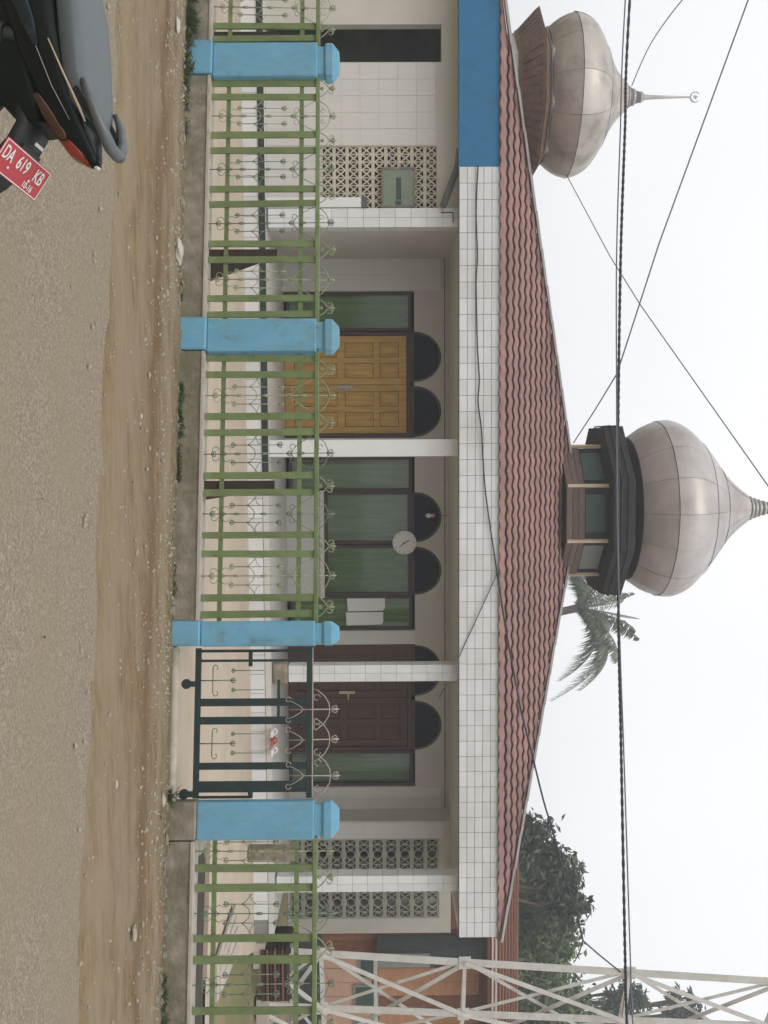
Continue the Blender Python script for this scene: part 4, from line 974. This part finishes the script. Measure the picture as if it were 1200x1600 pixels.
wire('thin overhead wire running just alongside the thick twisted cable', [(-700, 1020, 10.7), (0, 977, 10.7), (200, 969.5, 10.7), (400, 963.5, 10.6), (600, 963.5, 10.5), (800, 964.5, 10.45), (1000, 968.5, 10.4), (1200, 975.5, 10.4), (1500, 985, 10.3), (1600, 989, 10.3), (2100, 1015, 10.2)], .008, 'cablegrey')
wire('thin wire slanting from upper left corner down to the main lantern', [(-400, 1305, 9.5), (0, 1169, 10), (380, 1030, 10.5), (584, 964, 11)], .008, 'cablegrey', False)
wire('short wire tied to the thick cable and dropping to roof apex', [(584, 964, 11), (640, 930, 13), (692, 896, 15.2)], .008, 'cablegrey', False)
wire('sagging wire curving from top edge to the left dome neck', [(-200, 1290, 13), (-60, 1125, 14), (0, 1066, 15), (68, 1017, 16.2), (134, 987, 17)], .009, 'cablegrey')
wire('long thin wire rising from left dome past the main dome', [(273, 885, 16.6), (400, 953, 14), (477, 1001, 13), (759, 1200, 11), (1200, 1520, 9)], .007, 'cablegrey', False)
wire('black wire drooping along the white tiled fascia', [(258, 747, -1), (330, 744, -1), (400, 746, -1), (441, 744, -1), (540, 746, -1), (593, 749, -1), (628, 747, -1), (668, 752, -1), (720, 755, -1), (780, 760, -1), (896, 777, -1)], .009, name='wire')
wire('grey wire crossing the fascia down to the third column', [(896, 777, -1), (960, 748, -1), (1021, 720, -1), (1040, 714, 12.3), (1064, 714, 12.35), (1069, 699, 13.2), (1092, 685, 14.6)], .007, 'cablegrey', name='wire')
wire('sagging wire from the fascia over the roof to the steel tower', [(896, 777, -1), (922, 781, 12.1), (981, 790, 12.1), (1057, 804, 12.1), (1114, 815, 12.2), (1173, 830, 12.3), (1250, 849, 12.4), (1310, 867, 12.5), (1370, 882, 12.6), (1412, 897, 12.7), (1470, 911, 12.8)], .012, name='wire')
wire('short wire from the knot up to the tower leg', [(1470, 911, 12.8), (1495, 940, 13), (1519, 970, 13.2)], .010, name='wire')
wire('dangling wire end hanging below the knot at the trees', [(1470, 911, 12.8), (1485, 906, 12.8), (1498, 900, 12.8)], .008, name='wire')
wire('thin wall wire sagging on the white wall left of the lattice', [(97, 690, 13.0), (140, 681, 13.0), (190, 684, 13.0), (215, 690, 13.0), (232, 680, 13.0), (246, 700, 12.9), (256, 713, 12.7)], .007, 'cablegrey', name='wire')

# ================================================================== TREES
def leaf(g, p, L, W, rg, droop=0.):
    d = Vector((rg.gauss(0, 1), rg.gauss(0, 1), rg.gauss(-.25-droop, .7))).normalized(); s = d.cross(Vector((rg.gauss(0, 1), rg.gauss(0, 1), rg.gauss(0, 1)))).normalized()*W/2
    n_ = d.cross(s).normalized()*L*.08; k = len(g.v); q = p+d*L
    g.v += [tuple(p), tuple(p+d*L*.5+s+n_), tuple(q), tuple(p+d*L*.5-s+n_)]; g.f.append((k, k+1, k+2, k+3)); g.sm.append(False)
def tree(name, label, base, clumps, m, nleaf, L, W, seed, tr=.18, group='trees behind the mosque'):
    rg = random.Random(seed); t = thing(name, label, 'tree', base, group); g = MB(); c0 = sum((Vector(c) for c, r in clumps), Vector())/len(clumps)
    fork = Vector((base.x*.7+c0.x*.3, base.y*.7+c0.y*.3, c0.z*.45)); g.tube([base-Vector((0, 0, .1)), base.lerp(fork, .5)+Vector((.05, .05, 0)), fork], [tr*1.3, tr, tr*.8], 8)
    for c, r in clumps:
        c = Vector(c); mid = fork.lerp(c, .5)+Vector((0, 0, .15)); g.tube([fork, mid, c], [tr*.6, tr*.35, tr*.12], 6)
        for k in range(5):
            e = c+Vector((rg.gauss(0, 1), rg.gauss(0, 1), rg.gauss(.2, .8))).normalized()*r*.85; g.tube([mid.lerp(c, .4), c.lerp(e, .4), e], [tr*.16, tr*.1, tr*.03], 4)
    g.build('trunk', 'bark', t); g = MB(); tot = sum(r**2 for c, r in clumps)
    for c, r in clumps:
        c = Vector(c)
        for sub in range(max(3, int(nleaf*r*r/tot/26))):
            d = Vector((rg.gauss(0, 1), rg.gauss(0, 1), rg.gauss(0, 1))).normalized()*r*rg.random()**.42; sc_ = c+d; rad = r*.22*rg.uniform(.6, 1.3)
            for k in range(26): leaf(g, sc_+Vector((rg.gauss(0, rad), rg.gauss(0, rad), rg.gauss(0, rad*.8))), L*rg.uniform(.7, 1.25), W*rg.uniform(.7, 1.2), rg)
    g.build('crown', m, t); return t
def cl(*a): return [(dep(u, v, d), r) for u, v, d, r in a]
def gb_(u, d): p = gpt(u, d); return Vector((p.x, p.y, -.05))
tree('mango_tree', 'round leafy tree with open crown above right roof slope', gb_(1370, 24), cl((1310, 832, 24, .55), (1335, 842, 24, .6), (1350, 868, 24, .55), (1372, 890, 24, .5), (1395, 900, 24, .42), (1400, 870, 24.2, .55), (1425, 880, 24, .5), (1345, 820, 24.5, .7), (1300, 822, 24, .3)), 'leafdark', 3600, .24, .09, 11)
tree('dense_tree', 'dense dark green tree mass at the right roof corner', gb_(1450, 26), cl((1400, 825, 26, 1.1), (1440, 840, 26, 1.1), (1470, 850, 25.5, .95), (1455, 800, 26, 1.2), (1500, 830, 26, 1.1), (1420, 790, 26, 1.2), (1500, 780, 26, 1.0), (1470, 885, 26, .4)), 'leafmid', 11000, .22, .10, 12, .25)
tree('shade_tree', 'mid green tree seen through the steel tower', gb_(1560, 27), cl((1540, 830, 27, 1.0), (1580, 830, 27, 1.0), (1560, 870, 27, .9), (1600, 880, 27, .9), (1545, 800, 27, .9), (1640, 860, 27, 1.2), (1560, 780, 27, 1.0)), 'leafmid', 8000, .22, .10, 13, .22)
tree('slender_tree', 'small treetop above the mid green tree at the photo edge', gb_(1585, 31), cl((1548, 985, 31, .35), (1560, 1000, 31, .35), (1575, 985, 31, .4), (1590, 960, 31, .6), (1562, 965, 31, .4)), 'leafdark', 1500, .26, .09, 14, .14)
tree('far_tree', 'highest thin leafy treetop at right edge beyond tower', gb_(1610, 34), cl((1565, 1062, 34, .4), (1585, 1075, 34, .4), (1600, 1060, 34, .6), (1620, 1080, 34, .6), (1558, 1085, 34, .2)), 'leafdark', 1500, .28, .10, 15, .14)
tree('backyard_tree', 'dark foliage glimpsed through the opening at far left porch', gb_(20, 23), cl((30, 560, 23, 1.2), (80, 600, 23, 1.2), (60, 680, 23, 1.1), (-40, 640, 23, 1.3)), 'leafdark', 3000, .24, .10, 16, .2)

# coconut palm behind the lantern
def palm(label, u, v, d, seed):
    rg = random.Random(seed); c = dep(u, v, d); base = Vector((c.x+1.2, c.y+.3, -.05)); t = thing('coconut_palm', label, 'palm', base)
    MB().tube([base, base.lerp(c, .4)+Vector((.35, 0, 0)), base.lerp(c, .8)+Vector((.15, 0, 0)), c], [.2, .15, .13, .14], 9).build('trunk', 'bark', t)
    px = d/FPX*1.12
    fr = [(60, 75, 42), (45, 95, -25), (25, 88, -40), (5, 84, 62), (-12, 74, 30), (-25, 42, 90), (20, 55, 88), (45, 50, 80), (70, 15, 60), (-45, 30, 60), (-60, 0, 45), (88, -8, 30), (108, -40, -5)]
    for i in range(20):
        if i < len(fr): a = R(rg.uniform(-30, 30)+(0 if i % 2 else 180)*0)
        ang = rg.uniform(0, 2*math.pi) if i >= 9 else None
        g = MB(); n = 13
        if i < 9:
            du, dv, bend = [(105, -22, 55), (120, 8, 62), (72, 50, 26), (95, 30, 40), (40, 80, 14), (15, 86, 8), (-20, 78, 10), (-62, 60, 20), (130, -38, 82)][i]
            tip = Vector(RT*(du*px)+UP*(dv*px)+FW*rg.uniform(-.9, .9))
        else:
            Ln = rg.uniform(1.9, 2.5); el = R(rg.uniform(-25, 65)); tip = Vector((math.cos(ang)*math.cos(el), math.sin(ang)*math.cos(el), math.sin(el)))*Ln; bend = 25
        h = Vector((0, 0, bend*px*1.1)); pts = []
        for k in range(n+1):
            s_ = k/n; pts.append(c+tip*s_+h*(4*s_*(1-s_))*.6)
        g.tube(pts, [.035*(1-.85*k/n) for k in range(n+1)], 4)
        f_ = g.build('frond', 'palm', t); g = MB()
        for k in range(1, n*4):
            s_ = k/(n*4); i0 = min(n-1, int(s_*n)); p = pts[i0].lerp(pts[i0+1], s_*n-i0); dd = (pts[i0+1]-pts[i0]).normalized(); side = dd.cross(Zup)
            if side.length < .1: side = Vector((1, 0, 0))
            side.normalize(); ll = .85*math.sin(math.pi*(.12+.82*s_))+.08
            for sg in (-1, 1):
                e = p+(side*sg*.6+dd*.55+Vector((0, 0, -.75+rg.uniform(-.25, .25))))*ll*.62; w_ = dd*.024; mid = p.lerp(e, .5)+Vector((0, 0, .06*ll))
                b = len(g.v); g.v += [tuple(p-w_*.5), tuple(p+w_*.5), tuple(mid+w_), tuple(e), tuple(mid-w_)]; g.f.append((b, b+1, b+2, b+3, b+4)); g.sm.append(False)
        g.build('leaflets', 'palm', f_)
palm('coconut palm with drooping fronds behind the main lantern', 950, 903, 34, 5)

# ================================================================== STONES AND GRASS
st = [(392, 274, .075, 'stonewhite', 'white stone by the base of the wall near second pillar', .5), (40, 273, .05, 'stonewhite', 'small pale stone by the mossy wall at far left', .5), (730, 280, .03, 'stonewhite', 'small white stone below the wall under yellow door', .5),
      (1225, 178, .018, 'stonewhite', 'small white pebble lying on the dirt in front of the gate', .6), (1250, 250, .04, 'stone', 'brown stone near the foot of right gate pillar', .6), (1432, 282, .05, 'stone', 'round stone at foot of the crumbling right wall', .8),
      (1410, 262, .05, 'stone', 'dark chipped stone below the right wall', .5), (1460, 205, .04, 'stone', 'pale pebble on the right dirt shoulder', .5), (555, 287, .05, 'stone', 'grey stone just right of the second pillar foot', .7), (1570, 283, .06, 'stone', 'rough stone beside grass tuft at right wall', .7), (650, 218, .014, 'stonewhite', 'tiny white pebble on the shoulder before yellow door', .6)]
for i, (u, v, r, m, lab, sz) in enumerate(st):
    p = pz(u, v, .0); tag(MB().blob((p.x, p.y, r*sz*.6+.008), r, 1.4, .8, sz, i, .25).build('stone', m), lab, 'stone', 'stones along the wall')
def tuft(label, u0, u1, dv, n, h, seed, zb=0., d0=.10, d1=.22, m='grass'):
    rg = random.Random(seed); g = MB(); sa, sb = SF(u0, 290, .12)[0], SF(u1, 290, .12)[0]
    cls = [(rg.uniform(sa, sb), rg.uniform(.015, .05), rg.uniform(.45, 1.15)) for _ in range(max(3, int((sb-sa)/.07)))]
    for i in range(n):
        cn_ = cls[int(rg.random()**1.4*len(cls))]; s_ = min(sb, max(sa, rg.gauss(cn_[0], cn_[1]))); p = FP(s_, zb, rg.uniform(d0, d1)); L = h*rg.uniform(.3, 1.1)*cn_[2]; dr = Vector((rg.gauss(0, .45), rg.gauss(0, .45), 1)).normalized(); side = dr.cross(Vector((rg.gauss(0, 1), rg.gauss(0, 1), .1))).normalized()*.005
        a, b, c_ = p, p+dr*L*.6, p+dr*L+Vector((rg.gauss(0, .03), rg.gauss(0, .03), -.01)); k = len(g.v)
        g.v += [tuple(a-side), tuple(a+side), tuple(b+side*.8), tuple(c_), tuple(b-side*.8)]; g.f.append((k, k+1, k+2, k+3, k+4)); g.sm.append(False)
        if i % 5 == 0:
            for j in range(2): leaf(g, p+dr*L*rg.uniform(.3, .9), .028, .012, rg)
    o = tag(g.build('weed_tuft', m), label, 'weeds', 'weeds along the wall')
tuft('thick mossy weeds growing before the leftmost low wall', -30, 66, 0, 800, .17, 1)
tuft('weeds around the foot of the first blue pillar', 66, 140, 0, 350, .12, 2, 0, .13, .22)
tuft('weed patch on the low wall right of the second pillar', 600, 668, 0, 170, .085, 3, .02, .10, .13)
tuft('small weeds at wall foot between first two pillars', 150, 205, 0, 180, .07, 4, 0, .10, .15)
tuft('weeds at wall foot midway to the gate', 675, 750, 0, 90, .06, 5, .02, .10, .13)
tuft('little weeds at the foot of the gate wall left end', 870, 930, 0, 90, .06, 6, 0, .10, .14)
tuft('dark weeds at the gate sill beside right gate pillar', 1238, 1256, 0, 160, .12, 7, 0, .02, .14)
tuft('bushy weeds by the crumbling wall at far right', 1520, 1595, 0, 260, .11, 8, 0, .10, .20)
tuft('short weeds below the wall left of second pillar', 420, 470, 0, 90, .06, 9, 0, .10, .14)

# ================================================================== MOTORCYCLE on its side stand, cut by the photo's edge
HD = (-R0*.995+Fh*.10).normalized(); LFT = Zup.cross(HD); ln = R(10)
BU = Zup*math.cos(ln)+LFT*math.sin(ln); BL_ = LFT*math.cos(ln)-Zup*math.sin(ln)
BO = Vector((-1.255, 3.284, 0))
bike = thing('motorcycle', 'black motorcycle with red number plate parked at the lower left corner', 'motorcycle', BO)
mw = Matrix.Identity(4)
for i, a in enumerate((HD, BL_, BU)):
    for k in range(3): mw[k][i] = a[k]
for k in range(3): mw[k][3] = BO[k]
bike.matrix_world = mw
def bpart(g, name, m, parent=None, bev=0, sub=0):
    o = bpy.data.objects.new(name, g.mesh(name, m)); C.objects.link(o); o.parent = parent or bike
    if bev: bevel(o, bev, 2)
    if sub:
        s_ = o.modifiers.new('sub', 'SUBSURF'); s_.levels = s_.render_levels = sub
    return o
def loft(secs, n=10, sq=.6):                    # (x, y half width, z bottom, z top): rounded sections along x
    g = MB()
    for x, hw, zb, zt_ in secs:
        for j in range(n*2):
            t = math.pi*j/n; c, s = math.cos(t), math.sin(t)
            g.v.append((x, hw*math.copysign(abs(c)**sq, c), (zb+zt_)/2+(zt_-zb)/2*math.copysign(abs(s)**sq, s)))
    k = n*2
    for i in range(len(secs)-1):
        for j in range(k): g.f.append((i*k+j, i*k+(j+1) % k, (i+1)*k+(j+1) % k, (i+1)*k+j)); g.sm.append(True)
    g.f.append(tuple(range(k))); g.f.append(tuple((len(secs)-1)*k+j for j in reversed(range(k)))); g.sm += [False, False]
    return g
# seat: broad, flat-topped, rising slightly to the rear
bpart(loft([(.62, .06, .70, .735), (.52, .10, .69, .755), (.36, .125, .69, .765), (.20, .13, .70, .762), (.08, .132, .715, .79), (-.06, .130, .73, .803), (-.20, .122, .745, .815), (-.27, .105, .76, .822), (-.305, .075, .775, .822)], 12, .45), 'seat', 'seatvinyl')
body = bpart(loft([(.60, .05, .46, .70), (.42, .105, .44, .70), (.25, .128, .46, .712), (.05, .140, .53, .735), (-.12, .138, .60, .76), (-.25, .118, .665, .785), (-.34, .080, .70, .805), (-.42, .030, .752, .822), (-.445, .008, .80, .826)], 12, .55), 'tail_cowl', 'bikeblack')
for s in (1, -1):
    g = MB(); g.tube([(.0, s*.143, .655), (-.12, s*.143, .68), (-.24, s*.125, .725), (-.33, s*.088, .765)], [.001, .0015, .0015, .001], 5); bpart(g, 'crease_trim', 'chrome', body)
    g = loft([(-.10, .002, .715, .719), (-.2, .003, .757, .763), (-.3, .004, .797, .806), (-.34, .003, .812, .818)], 6, .8)
    g.v = [(x, y+s*(.139 if x > -.15 else .128 if x > -.25 else .103 if x > -.32 else .088), z) for x, y, z in g.v]; bpart(g, 'cowl_strip', 'trimcream', body)
    g = loft([(.30, .004, .52, .56), (.12, .006, .56, .62), (-.04, .006, .63, .675), (-.12, .003, .672, .69)], 6, .8); g.v = [(x, y+s*(.137 if x > .2 else .146), z) for x, y, z in g.v]; bpart(g, 'side_decal', 'bikeblue', body)
# tail lamp: red wedge under the cowl tip with amber flank lenses
lamp = bpart(loft([(-.30, .085, .672, .715), (-.36, .066, .70, .752), (-.41, .040, .735, .79), (-.442, .010, .79, .815)], 10, .6), 'tail_lamp', 'lampred')
for s in (1, -1):
    g = loft([(-.25, .006, .655, .675), (-.31, .010, .676, .718), (-.36, .008, .706, .745), (-.385, .003, .725, .75)], 6, .8); g.v = [(x, y+s*(.106 if x > -.28 else .084 if x > -.34 else .064), z) for x, y, z in g.v]; bpart(g, 'indicator', 'lampamber', lamp)
bpart(loft([(-.425, .012, .80, .822), (-.447, .010, .805, .824), (-.452, .004, .81, .822)], 6, .8), 'clear_lens', 'lensclear', lamp)
# grab rail: flat alloy loop behind the seat
g = MB(); g.tube([(-.22, .110, .815), (-.25, .110, .828), (-.28, .106, .838), (-.35, .075, .858), (-.40, .03, .87), (-.405, 0, .872), (-.40, -.03, .87), (-.35, -.075, .858), (-.28, -.106, .838), (-.25, -.110, .828), (-.22, -.110, .815)], [.008, .011, .015, .018, .020, .020, .020, .018, .015, .011, .008], 8); bpart(g, 'grab_rail', 'alloydark')
for s in (1, -1):
    g = MB(); g.bar((-.24, s*.10, .79), (-.33, s*.07, .842), .03, .02); bpart(g, 'grab_bracket', 'fender')
# rear fender and plate
fn = MB(); pth = [(-.12, .60), (-.22, .615), (-.31, .615), (-.36, .585), (-.41, .535), (-.455, .48), (-.48, .42)]
for x, z in pth:
    for y, dz in ((.075, -.03), (.055, .0), (0, .012), (-.055, .0), (-.075, -.03)): fn.v.append((x, y, z+dz))
for i in range(len(pth)-1):
    for j in range(4): fn.f.append((i*5+j, i*5+j+1, i*5+6+j, i*5+5+j)); fn.sm.append(True)
fo = bpart(fn, 'rear_fender', 'fender'); so_ = fo.modifiers.new('solid', 'SOLIDIFY'); so_.thickness = .006
dn = Vector((-.829, 0, -.559)).normalized(); pc = Vector((-.42, 0, .55)); nn = Vector((-.559, 0, .829)).normalized(); ly = Vector((0, 1, 0))
pmx = Matrix.Identity(4)                         # plate frame: x = reading direction (to the bike's right), y = plate up, z = normal
for i, a in enumerate((-ly, -dn, nn)):
    for k in range(3): pmx[k][i] = a[k]
pcn = pc+nn*.018
for k in range(3): pmx[k][3] = pcn[k]
g = MB(); W2, H2 = .128, .0525
g.box((-W2, -H2, -.002), (W2, H2, .0), pmx); plate = bpart(g, 'number_plate', 'platered', None, .002)
g = MB()
for a, b in (((-W2+.003, -H2+.003), (W2-.003, -H2+.006)), ((-W2+.003, H2-.006), (W2-.003, H2-.003)), ((-W2+.003, -H2+.006), (-W2+.006, H2-.006)), ((W2-.006, -H2+.006), (W2-.003, H2-.006))): g.box((a[0], a[1], .0003), (b[0], b[1], .0014), pmx)
bpart(g, 'plate_border', 'platewhite', plate)
def text(body_, size, x, y, name, parent, mtx, m, sx=1.):
    cu = bpy.data.curves.new('txt', 'FONT'); cu.body = body_; cu.size = size; cu.extrude = .0006; cu.align_x = 'CENTER'; cu.align_y = 'CENTER'; cu.offset = size*.012
    to = bpy.data.objects.new('txt', cu); C.objects.link(to); bpy.context.view_layer.update()
    me = bpy.data.meshes.new_from_object(to.evaluated_get(bpy.context.evaluated_depsgraph_get())); bpy.data.objects.remove(to)
    me.transform(mtx @ Matrix.Translation((x, y, .0016)) @ Matrix.Diagonal((sx, 1, 1, 1))); me.materials.clear(); me.materials.append(M[m])
    o = bpy.data.objects.new(name, me); C.objects.link(o); o.parent = parent; return o
text('DA', .060, -.088, .012, 'lettering', plate, pmx, 'platewhite', .62); text('619', .060, -.008, .012, 'lettering', plate, pmx, 'platewhite', .68); text('KB', .060, .082, .012, 'lettering', plate, pmx, 'platewhite', .66)
text('10-16', .030, .058, -.032, 'lettering', plate, pmx, 'platewhite', .8)
g = MB(); g.box((-.030, H2+.030, .012), (.012, H2+.040, .016), pmx); bpart(g, 'fender_label', 'platewhite', fo)
for bx, by in ((-.062, -.022), (.050, -.014)):
    g = MB(); g.lathe([(.005, .0), (.0045, .003), (.002, .004)], 8); g.v = [tuple(pmx @ Vector((x+bx, y+by, z+.0004))) for x, y, z in g.v]; bpart(g, 'bolt', 'platewhite', plate)
g = MB(); g.box((-.05, H2-.03, -.012), (.05, H2+.012, -.003), pmx); bpart(g, 'plate_bracket', 'fender', plate)
# wheels, engine, front half
def wheel(x, name):
    g = MB(); n = 28; r, rt = .255, .038
    for i in range(n):
        a = 2*math.pi*i/n
        for j in range(8): b = 2*math.pi*j/8; g.v.append((x+(r+rt*math.cos(b))*math.cos(a), rt*.9*math.sin(b), .293+(r+rt*math.cos(b))*math.sin(a)))
    for i in range(n):
        for j in range(8): g.f.append((i*8+j, i*8+(j+1) % 8, ((i+1) % n)*8+(j+1) % 8, ((i+1) % n)*8+j)); g.sm.append(True)
    wh = bpart(g, name, 'black'); g = MB()
    g.tube([(x, -.05, .293), (x, .05, .293)], .055, 14)
    for i in range(10):
        a = 2*math.pi*i/10; g.bar((x+.04*math.cos(a), (-1)**i*.02, .293+.04*math.sin(a)), (x+.225*math.cos(a), 0, .293+.225*math.sin(a)), .008, .008, Vector((0, 1, 0)))
    g.tube([(x+.222*math.cos(2*math.pi*i/24), 0, .293+.222*math.sin(2*math.pi*i/24)) for i in range(25)], .012, 6); bpart(g, 'rim', 'chrome', wh)
bpart(loft([(.52, .10, .30, .60), (.30, .115, .30, .60), (.10, .12, .34, .62), (-.10, .105, .42, .64), (-.24, .085, .52, .66), (-.31, .06, .58, .67)], 10, .5), 'inner_fender', 'bikeblack')
wheel(0.0, 'rear_wheel'); wheel(1.22, 'front_wheel')
g = MB(); g.bar((0, .075, .293), (.42, .075, .33), .03, .05); g.bar((0, -.075, .293), (.42, -.075, .33), .03, .05); bpart(g, 'swingarm', 'fender')
for s in (1, -1):
    g = MB(); g.tube([(.02, s*.10, .32), (-.06, s*.10, .62)], .022, 8); g.tube([(.0, s*.10, .40), (-.045, s*.10, .56)], .034, 10); bpart(g, 'shock_absorber', 'fender')
bpart(loft([(.36, .10, .24, .42), (.48, .13, .20, .46), (.62, .12, .22, .44), (.74, .07, .28, .40)], 8, .5), 'engine', 'fender')
g = MB(); g.tube([(.55, -.11, .22), (.3, -.13, .22), (.05, -.14, .27), (-.28, -.14, .33)], [.02, .03, .045, .045], 10); bpart(g, 'exhaust', 'chrome')
bpart(loft([(.55, .06, .40, .70), (.72, .07, .36, .58), (.88, .09, .38, .70), (.98, .10, .50, .92), (1.04, .08, .70, .98)], 10, .5), 'front_cowl', 'bikeblack')
for s in (1, -1):
    g = MB(); g.prism([(.70, s*.16, .30), (.92, s*.20, .32), (1.02, s*.17, .60), (1.02, s*.13, .85), (.90, s*.17, .62)], (0, s*.012, 0)); bpart(g, 'leg_shield', 'bikeblack', None, .004)
    g = MB(); g.tube([(1.22, s*.075, .293), (1.03, s*.075, .80)], .02, 8); bpart(g, 'fork', 'chrome')
    g = MB(); g.tube([(1.0, s*.06, .96), (.96, s*.2, 1.02), (.88, s*.34, 1.0)], [.012, .012, .017], 8); bpart(g, 'handlebar', 'black')
    g = MB(); g.tube([(.95, s*.22, 1.03), (.95, s*.27, 1.16)], .005, 6); g.tube([(.955, s*.28, 1.18), (.94, s*.28, 1.18)], .05, 12); bpart(g, 'mirror', 'black')
bpart(loft([(1.0, .13, .93, 1.02), (1.08, .12, .90, 1.04), (1.14, .07, .93, 1.02)], 8, .6), 'headlamp_cowl', 'bikeblack')
bpart(loft([(1.03, .06, .56, .60), (1.2, .07, .58, .62), (1.38, .06, .52, .56), (1.48, .05, .42, .46)], 8, .6), 'front_fender', 'bikeblack')
g = MB(); g.tube([(.45, .08, .24), (.36, .20, .10), (.33, .24, .045)], .010, 6); bpart(g, 'side_stand', 'fender')
g = MB(); g.tube([(.42, -.2, .26), (.42, .2, .26)], .014, 8); bpart(g, 'footpeg', 'black')

# rubble and crumbs along the foot of the walls
g = MB(); rg = random.Random(21)
for i in range(420):
    right = rg.random() < .55; s_ = rg.uniform(pil[3][0], 12.0) if right else rg.uniform(-1.8, pil[2][0]); d = .10+abs(rg.gauss(0, .09 if not right else .16)); r = rg.choice((.012, .016, .02, .028)) if not right else rg.choice((.012, .016, .022, .03))
    p = FP(s_, .010+r*.3, d); g.blob(p, r, rg.uniform(.9, 1.6), rg.uniform(.7, 1.1), rg.uniform(.5, .8), i, .3)
stuff(tag(g.build('rubble', 'basewall'), 'small rubble and crumbled concrete along the foot of the fence wall', 'rubble'))
g = MB()
for i in range(160):                                  # fallen leaves and twigs
    p = FP(rg.uniform(-1.5, 12), .022, rg.uniform(.1, 5.0) if rg.random() < .5 else rg.uniform(.1, 1.2)); leaf(g, p, .05*rg.uniform(.4, 1.2), .018, rg)
for k in range(0, len(g.v)): g.v[k] = (g.v[k][0], g.v[k][1], max(.006, .015+.15*(g.v[k][2]-.022)))
stuff(tag(g.build('leaf_litter', 'brace'), 'dry brown leaf bits scattered on the dirt and road', 'leaves'))

# thin haze added round the whole place; also stands in for lens flare veil
hb_ = MB().box((-310, -90, -1.1), (310, 430, 12.0)).build('haze', None)
hm = bpy.data.materials.new('haze_air'); hm.use_nodes = True; hn = hm.node_tree; hn.nodes.clear()
ho = hn.nodes.new('ShaderNodeOutputMaterial'); hv = hn.nodes.new('ShaderNodeVolumePrincipled'); hv.inputs['Color'].default_value = (.95, .97, 1, 1); hv.inputs['Density'].default_value = .005; hv.inputs['Anisotropy'].default_value = .2
hn.links.new(hv.outputs[0], ho.inputs['Volume']); hb_.data.materials.append(hm); stuff(hb_)
hb_['label'] = 'thin pale haze added to soften contrast over the whole place'; hb_['category'] = 'haze'
